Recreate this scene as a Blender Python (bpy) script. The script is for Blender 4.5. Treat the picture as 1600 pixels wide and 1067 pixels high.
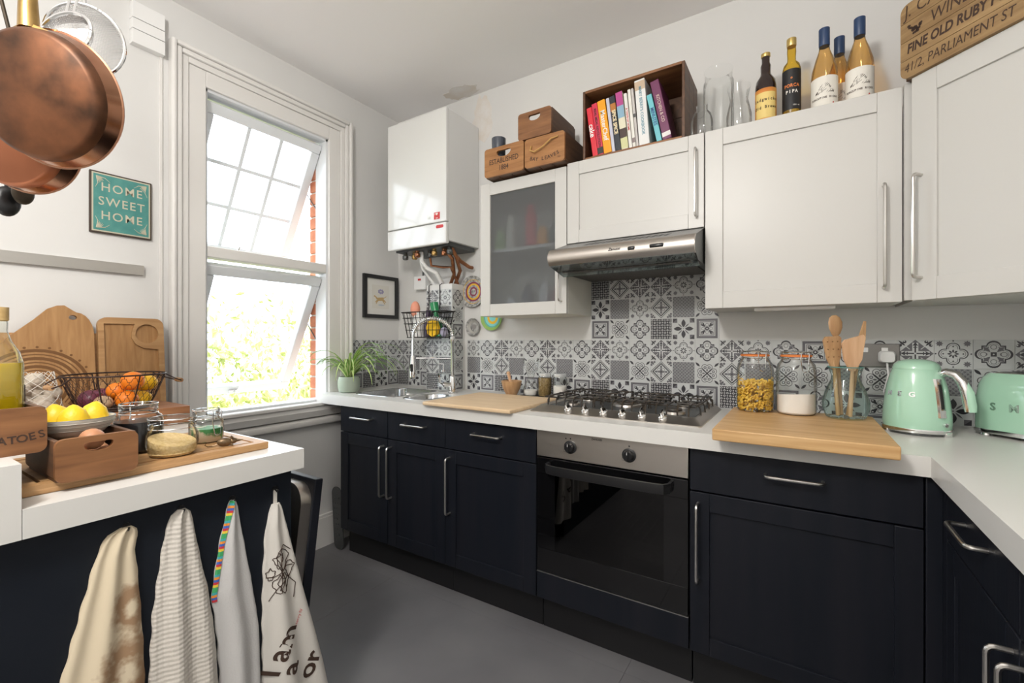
import bpy, bmesh, math, random
from mathutils import Matrix, Vector, Euler
random.seed(7)
for o in list(bpy.data.objects): bpy.data.objects.remove(o)
SC = bpy.context.scene
COL = SC.collection
PI = math.pi
R = math.radians
# ------------------------------------------------------------------ camera
cam = bpy.data.cameras.new('camera'); camo = bpy.data.objects.new('camera', cam); COL.objects.link(camo)
camo.location = (2.38, -2.25, 1.215); camo.rotation_euler = (R(90), 0, R(32.5))
cam.sensor_width = 36; cam.lens = 706/1600*36; cam.shift_y = -2.5/1600; cam.clip_start = .02
SC.camera = camo
# ------------------------------------------------------------------ world, sun, exposure
W = bpy.data.worlds.new('sky'); SC.world = W; W.use_nodes = True
wn = W.node_tree.nodes; wl = W.node_tree.links
bg = wn['Background']; bg.inputs['Color'].default_value = (.86, .93, 1, 1); bg.inputs['Strength'].default_value = 4.0
sun = bpy.data.lights.new('sun_offscreen', 'SUN'); suno = bpy.data.objects.new('sun_offscreen', sun); COL.objects.link(suno)
sun.energy = 7; sun.angle = R(1); sun.color = (1, .93, .8); suno.rotation_euler = Vector((-.18, .62, -.78)).to_track_quat('-Z', 'Y').to_euler()
SC.view_settings.view_transform = 'Standard'; SC.view_settings.look = 'None'
SC.view_settings.exposure = 0.45; SC.view_settings.gamma = 1; SC.view_settings.use_curve_mapping = False
# the room's own ceiling lamp, behind the camera (its warm glints show on the hood and the bottles)
lp = bpy.data.lights.new('ceiling_lamp_offscreen', 'POINT'); lp.energy = 68; lp.shadow_soft_size = .14; lp.color = (1, .965, .92)
lpo = bpy.data.objects.new('ceiling_lamp_offscreen', lp); COL.objects.link(lpo); lpo.location = (1.75, -2.7, 2.35)
# ------------------------------------------------------------------ materials
MT = {}
def _new(name):
    m = bpy.data.materials.new(name); m.use_nodes = True; MT[name] = m
    n = m.node_tree.nodes; return m, n, m.node_tree.links, n['Principled BSDF']
def c4(c): return (c[0], c[1], c[2], 1)
def mat(name, col, rough=.5, metal=0, col2=None, scale=8, bump=0, bscale=60, stretch=(1, 1, 1), coat=0, spec=.5, emit=0, lo=.35, hi=.65, detail=4, sheen=0):
    m, n, l, p = _new(name)
    p.inputs['Base Color'].default_value = c4(col); p.inputs['Roughness'].default_value = rough
    p.inputs['Metallic'].default_value = metal; p.inputs['Specular IOR Level'].default_value = spec
    p.inputs['Coat Weight'].default_value = coat; p.inputs['Sheen Weight'].default_value = sheen
    if emit: p.inputs['Emission Color'].default_value = c4(col); p.inputs['Emission Strength'].default_value = emit
    if col2 or bump:
        tc = n.new('ShaderNodeTexCoord'); mp = n.new('ShaderNodeMapping'); mp.inputs['Scale'].default_value = stretch
        l.new(tc.outputs['Object'], mp.inputs['Vector'])
    if col2:
        nz = n.new('ShaderNodeTexNoise'); nz.inputs['Scale'].default_value = scale; nz.inputs['Detail'].default_value = detail
        l.new(mp.outputs['Vector'], nz.inputs['Vector'])
        cr = n.new('ShaderNodeValToRGB'); cr.color_ramp.elements[0].position = lo; cr.color_ramp.elements[1].position = hi
        cr.color_ramp.elements[0].color = c4(col); cr.color_ramp.elements[1].color = c4(col2)
        l.new(nz.outputs['Fac'], cr.inputs['Fac']); l.new(cr.outputs['Color'], p.inputs['Base Color'])
    if bump:
        nb = n.new('ShaderNodeTexNoise'); nb.inputs['Scale'].default_value = bscale; nb.inputs['Detail'].default_value = 3
        l.new(mp.outputs['Vector'], nb.inputs['Vector'])
        bp = n.new('ShaderNodeBump'); bp.inputs['Strength'].default_value = bump; bp.inputs['Distance'].default_value = .004
        l.new(nb.outputs['Fac'], bp.inputs['Height']); l.new(bp.outputs['Normal'], p.inputs['Normal'])
    return m
def wood(name, c1, c2, stretch, rough=.5, scale=14, c3=None, bump=.15):
    """grain: noise stretched along one axis (small stretch value = along the grain)"""
    m, n, l, p = _new(name); p.inputs['Roughness'].default_value = rough
    tc = n.new('ShaderNodeTexCoord'); mp = n.new('ShaderNodeMapping'); mp.inputs['Scale'].default_value = stretch
    l.new(tc.outputs['Object'], mp.inputs['Vector'])
    nz = n.new('ShaderNodeTexNoise'); nz.inputs['Scale'].default_value = scale; nz.inputs['Detail'].default_value = 6; nz.inputs['Distortion'].default_value = .6
    l.new(mp.outputs['Vector'], nz.inputs['Vector'])
    cr = n.new('ShaderNodeValToRGB'); e = cr.color_ramp.elements; e[0].position = .3; e[1].position = .7
    e[0].color = c4(c1); e[1].color = c4(c2)
    if c3: x = e.new(.5); x.color = c4(c3)
    l.new(nz.outputs['Fac'], cr.inputs['Fac']); l.new(cr.outputs['Color'], p.inputs['Base Color'])
    bp = n.new('ShaderNodeBump'); bp.inputs['Strength'].default_value = bump; bp.inputs['Distance'].default_value = .002
    l.new(nz.outputs['Fac'], bp.inputs['Height']); l.new(bp.outputs['Normal'], p.inputs['Normal'])
    return m
def glass(name, tint=(1, 1, 1), gloss=.09, rough=.0, dens=None):
    """thin-walled glass: tinted see-through with a fresnel reflection"""
    m, n, l, p = _new(name); n.remove(p); out = n['Material Output']
    t = n.new('ShaderNodeBsdfTransparent'); t.inputs['Color'].default_value = c4(tint)
    g = n.new('ShaderNodeBsdfGlossy'); g.inputs['Roughness'].default_value = max(rough, .02)
    lw = n.new('ShaderNodeLayerWeight'); lw.inputs['Blend'].default_value = .16
    mu = n.new('ShaderNodeMath'); mu.operation = 'MULTIPLY_ADD'; mu.inputs[1].default_value = .75; mu.inputs[2].default_value = gloss * .4
    l.new(lw.outputs['Fresnel'], mu.inputs[0])
    mx = n.new('ShaderNodeMixShader'); l.new(mu.outputs[0], mx.inputs[0]); l.new(t.outputs[0], mx.inputs[1]); l.new(g.outputs[0], mx.inputs[2])
    l.new(mx.outputs[0], out.inputs['Surface'])
    return m
def frosted(name, col, dens):
    m, n, l, p = _new(name); n.remove(p); out = n['Material Output']
    t = n.new('ShaderNodeBsdfRefraction'); t.inputs['IOR'].default_value = 1.02; t.inputs['Roughness'].default_value = .28; t.inputs['Color'].default_value = (.72, .75, .77, 1)
    d = n.new('ShaderNodeBsdfPrincipled'); d.inputs['Base Color'].default_value = c4(col); d.inputs['Roughness'].default_value = .35
    tp_ = n.new('ShaderNodeBsdfTransparent'); tp_.inputs['Color'].default_value = (.8, .82, .84, 1); m0 = n.new('ShaderNodeMixShader'); m0.inputs[0].default_value = .5
    l.new(t.outputs[0], m0.inputs[1]); l.new(tp_.outputs[0], m0.inputs[2])
    mx = n.new('ShaderNodeMixShader'); mx.inputs[0].default_value = dens
    l.new(m0.outputs[0], mx.inputs[1]); l.new(d.outputs[0], mx.inputs[2]); l.new(mx.outputs[0], out.inputs['Surface'])
    return m
WALL = mat('wall_paint', (.72, .715, .70), .7, col2=(.69, .685, .67), scale=1.5, bump=.12, bscale=45)
BACKW = mat('back_wall_paint', (.72, .715, .70), .7, col2=(.69, .685, .67), scale=1.5, bump=.12, bscale=45)
CEIL = mat('ceiling_paint', (.90, .885, .88), .8, bump=.08, bscale=30)
STAIN = mat('damp_stain', (.70, .64, .575), .8, col2=(.79, .78, .765), scale=9, lo=.4, hi=.7)
TRIM = mat('trim_gloss_white', (.74, .725, .70), .38, bump=.06, bscale=25)
UPVC = mat('window_white', (.74, .76, .78), .3)
CABW = mat('cabinet_white', (.575, .565, .54), .38, bump=.03, bscale=90, stretch=(1, 1, .1))
CARC = mat('carcass_cream', (.70, .69, .62), .5)
NAVY = mat('cabinet_black_paint', (.007, .009, .014), .42, col2=(.011, .012, .017), scale=20, bump=.10, bscale=70, stretch=(1, 1, .06), spec=.25)
NAVYP = mat('end_panel_black_paint', (.007, .010, .016), .5, col2=(.010, .013, .019), scale=6, bump=.06, bscale=160, spec=.25)
PLIN = mat('plinth_black', (.006, .006, .007), .5)
FLOORM = mat('floor_grey_paint', (.13, .127, .134), .32, col2=(.17, .166, .172), scale=2.2, bump=.10, bscale=22)
GAP = mat('joint_dark', (.05, .05, .052), .7)
WTOP = mat('worktop_white_laminate', (.70, .69, .66), .3, bump=.02, bscale=180)
STEEL = mat('brushed_steel', (.56, .52, .475), .36, 1, bump=.05, bscale=60, stretch=(.05, 1, 1))
SINKM = mat('sink_steel', (.60, .60, .60), .22, 1)
CHROME = mat('chrome', (.80, .80, .80), .08, 1)
NICKEL = mat('handle_satin_steel', (.62, .60, .57), .28, 1)
IRON = mat('cast_iron', (.02, .018, .016), .45, col2=(.05, .035, .022), scale=30)
BLKPL = mat('black_plastic', (.012, .012, .013), .3)
DGREY = mat('dark_grey_metal', (.10, .105, .105), .4, .6)
BLACKWIRE = mat('black_wire', (.02, .018, .018), .4, .6)
RUSTWIRE = mat('brown_wire', (.05, .03, .025), .5, .6)
COPPER = mat('copper_aged', (.055, .026, .014), .45, .7, col2=(.23, .092, .042), scale=15, lo=.28, hi=.74, bump=.04, bscale=40)
COPPERB = mat('copper_bright', (.36, .13, .065), .36, .9, col2=(.44, .17, .09), scale=5)
COPSIDE = mat('copper_side', (.32, .14, .08), .2, 1, col2=(.56, .31, .20), scale=6)
COPPIPE = mat('copper_pipe', (.42, .19, .10), .35, 1, col2=(.25, .11, .06), scale=30)
BRASS = mat('brass', (.60, .40, .16), .28, 1, col2=(.42, .27, .10), scale=14)
OAK = wood('bamboo_board', (.50, .285, .11), (.65, .42, .20), (1, 14, 14), .45, 3, bump=.05)
OAKY = wood('oak_board_y', (.38, .20, .08), (.53, .32, .145), (14, 1, 14), .5, 3, bump=.05)
OAKV = wood('bamboo_upright', (.33, .165, .058), (.47, .265, .11), (12, 12, 1), .5, 4, bump=.05)
PALEW = wood('pale_board', (.66, .47, .28), (.76, .58, .38), (1, 12, 12), .5, 3, bump=.05)
BURN = mat('burnt_print', (.17, .075, .02), .6)
CRATE = wood('crate_wood', (.15, .06, .022), (.29, .13, .05), (1, 9, 9), .5, 5, bump=.12)
CRATED = wood('crate_wood_dark', (.065, .03, .014), (.14, .066, .032), (9, 1, 9), .5, 5, bump=.12)
CRATEL = wood('crate_wood_light', (.25, .105, .033), (.42, .20, .07), (1, 9, 9), .5, 5, bump=.1)
WINEW = wood('wine_crate_wood', (.21, .12, .048), (.40, .26, .12), (1, 10, 10), .6, 4, bump=.1)
INK = mat('dark_ink', (.05, .025, .015), .7)
BLOCK = wood('walnut_block', (.25, .10, .04), (.40, .18, .08), (9, 1, 9), .5, 5)
SPOONW = wood('spoon_wood', (.38, .20, .09), (.55, .34, .17), (12, 12, 1), .55, 4)
SPOONL = wood('spoon_wood_light', (.62, .36, .20), (.74, .48, .29), (12, 12, 1), .55, 4)
GLASS = glass('clear_glass', (.97, .985, .98))
GLASSJ = glass('jar_glass', (.98, .987, .984), .09)
GLASSG = glass('green_glass', (.84, .93, .91), .12)
PANE = glass('window_pane', (.97, .985, 1), .05)
FROST = frosted('frosted_pane', (.34, .34, .34), .2)
MINT = mat('mint_enamel', (.42, .69, .52), .15, coat=.6, spec=.6)
WHITEP = mat('white_plastic', (.82, .82, .81), .35)
BOILW = mat('boiler_white_enamel', (.72, .72, .71), .16, coat=.4)
BOILS = mat('boiler_side_white', (.72, .72, .71), .4)
RED = mat('red_print', (.55, .03, .03), .5)
PAPER = mat('paper', (.80, .78, .73), .8)
LABELW = mat('label_cream', (.80, .77, .70), .7)
TW = mat('tile_white', (.56, .575, .57), .28)
TG = mat('tile_grey', (.125, .12, .133), .3)
TD = mat('tile_dark', (.035, .033, .04), .3)
LEAF = mat('leaf_green', (.16, .36, .05), .45, col2=(.30, .52, .10), scale=6)
LEAFL = mat('leaf_pale_stripe', (.66, .72, .34), .45)
def flat(name, c, rough=.6, **k): return mat(name, c, rough, **k)
# ------------------------------------------------------------------ mesh helpers
def TR(x=0, y=0, z=0): return Matrix.Translation((x, y, z))
def RX(a): return Matrix.Rotation(R(a), 4, 'X')
def RY(a): return Matrix.Rotation(R(a), 4, 'Y')
def RZ(a): return Matrix.Rotation(R(a), 4, 'Z')
def frame_to(p0, p1):
    """matrix whose z axis runs from p0 to p1, origin p0"""
    d = Vector(p1) - Vector(p0)
    return Matrix.Translation(p0) @ d.to_track_quat('Z', 'Y').to_matrix().to_4x4()
_BEV = {}
class MB:
    def __init__(s): s.v = []; s.f = []; s.m = []; s.flat = []
    def add(s, vs, fs, m=0, M=None):
        b = len(s.v)
        for p in vs:
            p = Vector(p)
            if M is not None: p = M @ p
            s.v.append(p[:])
        for f in fs: s.f.append([b+i for i in f]); s.m.append(m)
        return s
    def box(s, x0, x1, y0, y1, z0, z1, m=0, bev=0, M=None, seg=2):
        if bev <= 0:
            v = [(x0,y0,z0),(x1,y0,z0),(x1,y1,z0),(x0,y1,z0),(x0,y0,z1),(x1,y0,z1),(x1,y1,z1),(x0,y1,z1)]
            return s.add(v, [(3,2,1,0),(4,5,6,7),(0,1,5,4),(1,2,6,5),(2,3,7,6),(3,0,4,7)], m, M)
        bm = bmesh.new(); bmesh.ops.create_cube(bm, size=1)
        bmesh.ops.scale(bm, vec=(x1-x0, y1-y0, z1-z0), verts=bm.verts); bmesh.ops.translate(bm, vec=((x0+x1)/2, (y0+y1)/2, (z0+z1)/2), verts=bm.verts)
        bmesh.ops.bevel(bm, geom=list(bm.edges), offset=min(bev, .49*min(x1-x0, y1-y0, z1-z0)), segments=seg, profile=.5, affect='EDGES')
        bm.verts.index_update(); bm.faces.index_update(); b0 = len(s.f)
        s.flat += [b0+f.index for f in sorted(bm.faces, key=lambda f: -f.calc_area())[:6]]
        s.add([v.co.copy() for v in bm.verts], [[v.index for v in f.verts] for f in bm.faces], m, M); bm.free(); return s
    def lathe(s, prof, n=28, m=0, M=None, a0=0, a1=360, cap=True):
        full = abs(a1-a0) >= 359.9; k = n if full else n+1
        vs = []; fs = []; rings = []
        for r, z in prof:
            if r <= 1e-6: rings.append([len(vs)]); vs.append((0, 0, z)); continue
            rings.append(list(range(len(vs), len(vs)+k)))
            for i in range(k):
                a = R(a0+(a1-a0)*i/n); vs.append((r*math.cos(a), r*math.sin(a), z))
        for A, B in zip(rings, rings[1:]):
            if len(A) == 1 and len(B) == 1: continue
            for i in range(n):
                j = (i+1) % k
                if len(A) == 1: fs.append((A[0], B[j], B[i]))
                elif len(B) == 1: fs.append((A[i], A[j], B[0]))
                else: fs.append((A[i], A[j], B[j], B[i]))
        if cap and full:
            if len(rings[0]) > 1: fs.append(rings[0][::-1])
            if len(rings[-1]) > 1: fs.append(rings[-1])
        return s.add(vs, fs, m, M)
    def cyl(s, p0, p1, r, r1=None, n=16, m=0):
        L = (Vector(p1)-Vector(p0)).length
        return s.lathe([(r, 0), (r if r1 is None else r1, L)], n, m, frame_to(p0, p1))
    def tube(s, pts, r, n=8, m=0, closed=False, M=None):
        P = [Vector(p) for p in pts]; N = len(P)
        rr = r if isinstance(r, (list, tuple)) else [r]*N
        T = []
        for i in range(N):
            a = P[(i-1) % N] if (closed or i > 0) else P[i]; b = P[(i+1) % N] if (closed or i < N-1) else P[i]
            d = b-a; T.append(d.normalized() if d.length > 1e-9 else Vector((0, 0, 1)))
        ref = Vector((0, 0, 1)) if abs(T[0].z) < .9 else Vector((1, 0, 0))
        u = T[0].cross(ref).normalized(); vs = []; fs = []
        for i in range(N):
            u = (u - T[i]*u.dot(T[i]))
            u = u.normalized() if u.length > 1e-6 else T[i].orthogonal().normalized()
            w = T[i].cross(u)
            for j in range(n):
                a = 2*PI*j/n; vs.append(P[i] + (u*math.cos(a)+w*math.sin(a))*rr[i])
        for i in range(N if closed else N-1):
            i2 = (i+1) % N
            for j in range(n):
                j2 = (j+1) % n; fs.append((i*n+j, i*n+j2, i2*n+j2, i2*n+j))
        if not closed: fs.append(list(range(n))[::-1]); fs.append([(N-1)*n+j for j in range(n)])
        return s.add(vs, fs, m, M)
    def prism(s, poly, z0, z1, m=0, M=None):
        n = len(poly); vs = [(x, y, z0) for x, y in poly]+[(x, y, z1) for x, y in poly]
        fs = [list(range(n))[::-1], list(range(n, 2*n))]+[(i, (i+1) % n, n+(i+1) % n, n+i) for i in range(n)]
        return s.add(vs, fs, m, M)
    def ball(s, c, r, nu=20, nv=12, m=0, M=None):
        r = (r, r, r) if not isinstance(r, (tuple, list)) else r
        vs = [(c[0], c[1], c[2]-r[2])]; fs = []
        for j in range(1, nv):
            t = -PI/2+PI*j/nv
            for i in range(nu):
                a = 2*PI*i/nu; vs.append((c[0]+r[0]*math.cos(t)*math.cos(a), c[1]+r[1]*math.cos(t)*math.sin(a), c[2]+r[2]*math.sin(t)))
        vs.append((c[0], c[1], c[2]+r[2])); L = len(vs)-1
        for i in range(nu):
            k = (i+1) % nu; fs.append((0, 1+k, 1+i)); fs.append((L, L-nu+i, L-nu+k))
            for j in range(nv-2):
                a = 1+j*nu; fs.append((a+i, a+k, a+nu+k, a+nu+i))
        return s.add(vs, fs, m, M)
    def loft(s, rings, m=0, cap=True, M=None, closed=True):
        n = len(rings[0]); vs = [p for r_ in rings for p in r_]; fs = []
        for k in range(len(rings)-1):
            for i in range(n if closed else n-1):
                j = (i+1) % n; fs.append((k*n+i, k*n+j, (k+1)*n+j, (k+1)*n+i))
        if cap: fs.append(list(range(n))[::-1]); fs.append([(len(rings)-1)*n+i for i in range(n)])
        return s.add(vs, fs, m, M)
    def text(s, txt, size, M, m=0, bold=0, depth=.0, align='CENTER', sx=1, shear=0, spacing=1):
        cu = bpy.data.curves.new('t', 'FONT'); cu.body = txt; cu.size = size; cu.align_x = align; cu.align_y = 'CENTER'; cu.offset = bold*size
        cu.shear = shear; cu.space_character = spacing; cu.resolution_u = 3; cu.fill_mode = 'FRONT'
        ob = bpy.data.objects.new('t', cu); COL.objects.link(ob)
        dg = bpy.context.evaluated_depsgraph_get(); me = bpy.data.meshes.new_from_object(ob.evaluated_get(dg))
        s.add([(v.co.x*sx, v.co.y, v.co.z) for v in me.vertices], [list(p.vertices) for p in me.polygons], m, M)
        bpy.data.objects.remove(ob); bpy.data.curves.remove(cu); bpy.data.meshes.remove(me); return s
    def build(s, name, mats, parent=None, smooth=35, world=True, kind=None):
        me = bpy.data.meshes.new(name)
        vs = s.v
        if parent is not None and world:
            I = WM[parent.name].inverted(); vs = [(I @ Vector(p))[:] for p in vs]
        me.from_pydata(vs, [], s.f)
        for mm in (mats if isinstance(mats, (list, tuple)) else [mats]): me.materials.append(mm)
        me.polygons.foreach_set('material_index', s.m)
        if smooth: me.shade_smooth(); me.set_sharp_from_angle(angle=R(smooth))
        if smooth:
            for i in s.flat: me.polygons[i].use_smooth = False
        me.update()
        o = bpy.data.objects.new(name, me); COL.objects.link(o)
        if parent is not None: o.parent = parent; WM[o.name] = WM[parent.name]
        else: WM[o.name] = Matrix()
        if kind: o['kind'] = kind
        return o
WM = {}      # world matrix of every object that may become a parent
def thing(name, label, cat, loc=(0, 0, 0), rot=(0, 0, 0), group=None):
    o = bpy.data.objects.new(name, None); COL.objects.link(o); o.empty_display_size = .05
    o.location = loc; o.rotation_euler = [R(a) for a in rot]
    WM[o.name] = Matrix.LocRotScale(Vector(loc), Euler([R(a) for a in rot]), None)
    return tag(o, label, cat, group)
def tag(o, label, cat, group=None):
    o['label'] = label; o['category'] = cat
    if group: o['group'] = group
    return o
def struct(name, mb, m, parent=None, smooth=35):
    o = mb.build(name, m, parent, smooth)
    if parent is None: o['kind'] = 'structure'
    return o
def dhandle(p0, p1, out, r=.005, c=.012):
    """bar handle: p0, p1 on the surface, standing off by vector out"""
    p0, p1, out = Vector(p0), Vector(p1), Vector(out); d = (p1-p0).normalized(); o = out.normalized(); L = out.length
    pts = [p0]
    for a in (0, 30, 60, 90): pts.append(p0+o*(L-c+c*math.sin(R(a)))+d*(c-c*math.cos(R(a))))
    for a in (90, 60, 30, 0): pts.append(p1+o*(L-c+c*math.sin(R(a)))-d*(c-c*math.cos(R(a))))
    pts.append(p1)
    return MB().tube(pts, r, 10)
def rrect(w, h, r, n=5, cx=0, cy=0):
    P = []
    for qx, qy, a0 in ((1, 1, 0), (-1, 1, 90), (-1, -1, 180), (1, -1, 270)):
        for i in range(n+1):
            a = R(a0+90*i/n); P.append((cx+qx*(w/2-r)+r*math.cos(a), cy+qy*(h/2-r)+r*math.sin(a)))
    return P
# ================================================================== the room
CZ = 2.74; XR = 3.3; YR = -3.8; T = .904
fl = struct('floor', MB().box(-.16, XR+.15, YR-.15, .15, -.1, -.004), GAP)
xs = [0, .62, 1.84, 3.06, XR]; ys = [YR, -3.1, -2.28, -1.46, -.64, 0]
for i in range(len(xs)-1):
    for j in range(len(ys)-1):
        MB().box(xs[i]+.0006, xs[i+1]-.0006, ys[j]+.0006, ys[j+1]-.0006, -.004, 0).build('floor_panel', FLOORM, fl, 0)
ce = struct('ceiling', MB().box(-.16, XR+.15, YR-.15, .15, CZ, CZ+.1), CEIL)
wb = struct('wall_back', MB().box(-.16, XR+.15, 0, .15, 0, CZ), BACKW)
struct('wall_right', MB().box(XR, XR+.15, YR, 0, 0, CZ), WALL)
struct('wall_rear', MB().box(-.16, XR+.15, YR-.15, YR, 0, CZ), WALL)
# window wall with its opening (y -1.226..-.564, z .855..2.41)
OY0, OY1, OZ0, OZ1 = -1.226, -.564, .855, 2.41
XO = -.10
m = MB().box(XO, 0, YR, OY0, 0, CZ).box(XO, 0, OY1, 0, 0, CZ).box(XO, 0, OY0, OY1, 0, OZ0).box(XO, 0, OY0, OY1, OZ1, CZ)
wlft = struct('wall_left', m, WALL)
# damp patch above the boiler, thin skins of stained plaster
def blob(cx, cy, rx, ry, seed, n=26):
    rnd = random.Random(seed); return [(cx+rx*math.cos(2*PI*i/n)*(1+rnd.uniform(-.22, .22)), cy+ry*math.sin(2*PI*i/n)*(1+rnd.uniform(-.22, .22))) for i in range(n)]
MB().prism(blob(.735, 2.57, .07, .15, 3), 0, .0012, M=Matrix(((1,0,0,0),(0,0,-1,0),(0,1,0,0),(0,0,0,1)))).build('damp_stain', STAIN, wb, 0)
MB().prism(blob(.62, -.07, .13, .06, 8), 0, .0012, M=TR(0, 0, CZ-.0012)).build('damp_stain', STAIN, ce, 0)
# baseboard and panel trim under the window
struct('baseboard_left', MB().box(0, .022, -1.45, -.02, 0, .17).box(0, .016, -1.45, -.02, .17, .185), TRIM)
m = MB()
prof = [(0, .855), (.055, .855), (.06, .85), (.06, .838), (.048, .83), (.048, .818), (.052, .81), (.04, .776), (0, .772)]
M_ = Matrix(((1,0,0,0),(0,0,-1,0),(0,1,0,0),(0,0,0,1)))
m.prism(prof, .405, 1.40, M=M_)
struct('trim_1', m, TRIM)      # window sill
prof = [(0, .768), (.03, .766), (.042, .757), (.045, .744), (.04, .73), (.028, .722), (0, .718)]
struct('trim_2', MB().prism(prof, .02, 1.46, M=M_), TRIM)      # dado rail under the sill
# cable conduit and door-bell box beside the window
struct('trim_3', MB().box(0, .008, -1.408, -1.396, 1.24, 2.46, bev=.002), TRIM)
# ------------------------------------------------------------------ window
win = thing('window_1', 'white window', 'window'); win['kind'] = 'structure'
del win['label'], win['category']
def arch(off, w, x0, x1, name, bev=.004):
    a0, a1, b1 = OY0-off, OY1+off, OZ1+off
    MB().box(x0, x1, a0-w, a0, OZ0, b1+w, bev=bev).build(name, TRIM, win)
    MB().box(x0, x1, a1, a1+w, OZ0, b1+w, bev=bev).build(name, TRIM, win)
    MB().box(x0, x1, a0-.001, a1+.001, b1, b1+w, bev=bev).build(name, TRIM, win)
arch(0, .075, -.001, .016, 'casing'); arch(.075, .028, 0, .024, 'casing_step'); arch(.103, .024, 0, .036, 'casing_bead', .008); arch(.127, .022, 0, .046, 'casing_edge', .009)
# fixed frame inside the opening
m = MB().box(-.10, -.001, OY0, OY0+.012, OZ0, OZ1).box(-.10, -.001, OY1-.012, OY1, OZ0, OZ1).box(-.10, -.001, OY0, OY1, OZ1-.012, OZ1).box(-.10, -.001, OY0, OY1, OZ0, OZ0+.012)
m.build('frame', UPVC, win)
MB().box(-.085, .004, OY0+.011, OY1-.011, 1.612, 1.665, bev=.006).build('transom', TRIM, win)
def sash(name, ztop, h, ang, grid, xh=-.03):
    """top-hung sash swung outwards by ang degrees; local: z down from the hinge"""
    M = TR(xh, 0, ztop) @ RY(-ang) @ Matrix.Scale(1, 4)
    M = TR(xh, 0, ztop) @ RY(ang)
    y0, y1 = OY0+.016, OY1-.016; b = .052
    f = MB()
    f.box(-.045, 0, y0, y1, -b, 0, bev=.005, M=M).box(-.045, 0, y0, y1, -h, -h+b, bev=.005, M=M)
    f.box(-.045, 0, y0, y0+b, -h+b, -b, bev=.005, M=M).box(-.045, 0, y1-b, y1, -h+b, -b, bev=.005, M=M)
    s_ = f.build(name, UPVC, win)
    MB().box(-.05, -.045, y0+.01, y1-.01, -.012, -.002, M=M).build('sash_seal', BLKPL, s_, 0)
    gy = [y0+b+(y1-y0-2*b)*k/(3 if grid else 1) for k in range(4 if grid else 2)]
    gz = [-h+b+(h-2*b)*k/(3 if grid else 1) for k in range(4 if grid else 2)]
    for a in range(len(gy)-1):
        for c in range(len(gz)-1):
            MB().box(-.024, -.020, gy[a], gy[a+1], gz[c], gz[c+1], M=M).build('pane', PANE, s_, 0)
    if grid:
        for k in (1, 2):
            MB().box(-.032, -.012, gy[k]-.009, gy[k]+.009, -h+b, -b, M=M).build('glazing_bar', UPVC, s_)
            MB().box(-.031, -.013, y0+b, y1-b, gz[k]-.009, gz[k]+.009, M=M).build('glazing_bar', UPVC, s_)
    # handle
    ym = (y0+y1)/2-.02
    MB().box(0, .012, ym-.03, ym+.03, -h+.018, -h+.034, bev=.004, M=M).tube([M @ Vector(p) for p in ((.012, ym, -h+.026), (.03, ym, -h+.03), (.034, ym+.012, -h+.06), (.032, ym+.018, -h+.10))], .006).build('handle', CHROME, s_)
    # friction stay arms at the right-hand jamb
    st = MB().tube([(xh-.02, y1+.006, ztop-.02), tuple(M @ Vector((-.03, y1+.004, -.3)))], .004)
    st.tube([tuple(M @ Vector((-.03, y1+.005, -.3))), (xh-.02, y1+.008, ztop-.42)], .003)
    st.build('window_stay', DGREY, win)
sash('sash', 2.372, .77, 29, True); sash('sash', 1.578, .765, 28, False)
# the brick reveal outside
br = struct('wall_outside', MB().box(-.17, XO, OY1+.004, .15, -.3, 3.0).box(-.17, XO, YR, OY0-.08, -.3, 3.0), mat('mortar', (.62, .58, .52), .9))
BRK = mat('brick_red', (.50, .17, .09), .85, col2=(.62, .26, .15), scale=14, bump=.3, bscale=50)
for k in range(26):
    z = .62+k*.075
    MB().box(-.172, XO-.002 if k % 2 else XO+.001, OY1-.004, OY1+.1, z, z+.065, bev=.004).build('brick', BRK, br)
# ------------------------------------------------------------------ tiles
class TP:
    """painter: flat printed polygons on a square tile, layer by layer"""
    def __init__(s): s.m = MB(); s.k = 0
    def poly(s, pts, c):
        s.k += 1; z = .0030+.00001*s.k
        s.m.add([(x*.0515, y*.0515, z) for x, y in pts], [list(range(len(pts)))], c); return s
    def rect(s, x0, x1, y0, y1, c): return s.poly([(x0, y0), (x1, y0), (x1, y1), (x0, y1)], c)
    def circ(s, x, y, r, c, n=14, ry=None, rot=0):
        ry = ry or r; ca, sa = math.cos(R(rot)), math.sin(R(rot))
        return s.poly([(x+r*math.cos(2*PI*i/n)*ca-ry*math.sin(2*PI*i/n)*sa, y+r*math.cos(2*PI*i/n)*sa+ry*math.sin(2*PI*i/n)*ca) for i in range(n)], c)
    def dia(s, r, c, x=0, y=0): return s.poly([(x+r, y), (x, y+r), (x-r, y), (x, y-r)], c)
    def star(s, x, y, r, c, n=8):
        return s.poly([(x+(r if i % 2 == 0 else r*.6)*math.cos(PI*i/n), y+(r if i % 2 == 0 else r*.6)*math.sin(PI*i/n)) for i in range(2*n)], c)
    def lens(s, x0, y0, x1, y1, w, c, n=6):
        d = Vector((x1-x0, y1-y0)); q = Vector((-d.y, d.x)).normalized()*w; P = []
        for i in range(n+1): t = i/n; k = math.sin(PI*t); P.append((x0+d.x*t+q.x*k, y0+d.y*t+q.y*k))
        for i in range(n-1, 0, -1): t = i/n; k = math.sin(PI*t); P.append((x0+d.x*t-q.x*k, y0+d.y*t-q.y*k))
        return s.poly(P, c)
    def line(s, x0, y0, x1, y1, w, c):
        d = Vector((x1-x0, y1-y0)); q = Vector((-d.y, d.x)).normalized()*w/2
        return s.poly([(x0+q.x, y0+q.y), (x0-q.x, y0-q.y), (x1-q.x, y1-q.y), (x1+q.x, y1+q.y)], c)
Q4 = ((1, 0), (0, 1), (-1, 0), (0, -1)); D4 = ((1, 1), (-1, 1), (-1, -1), (1, -1))
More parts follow.
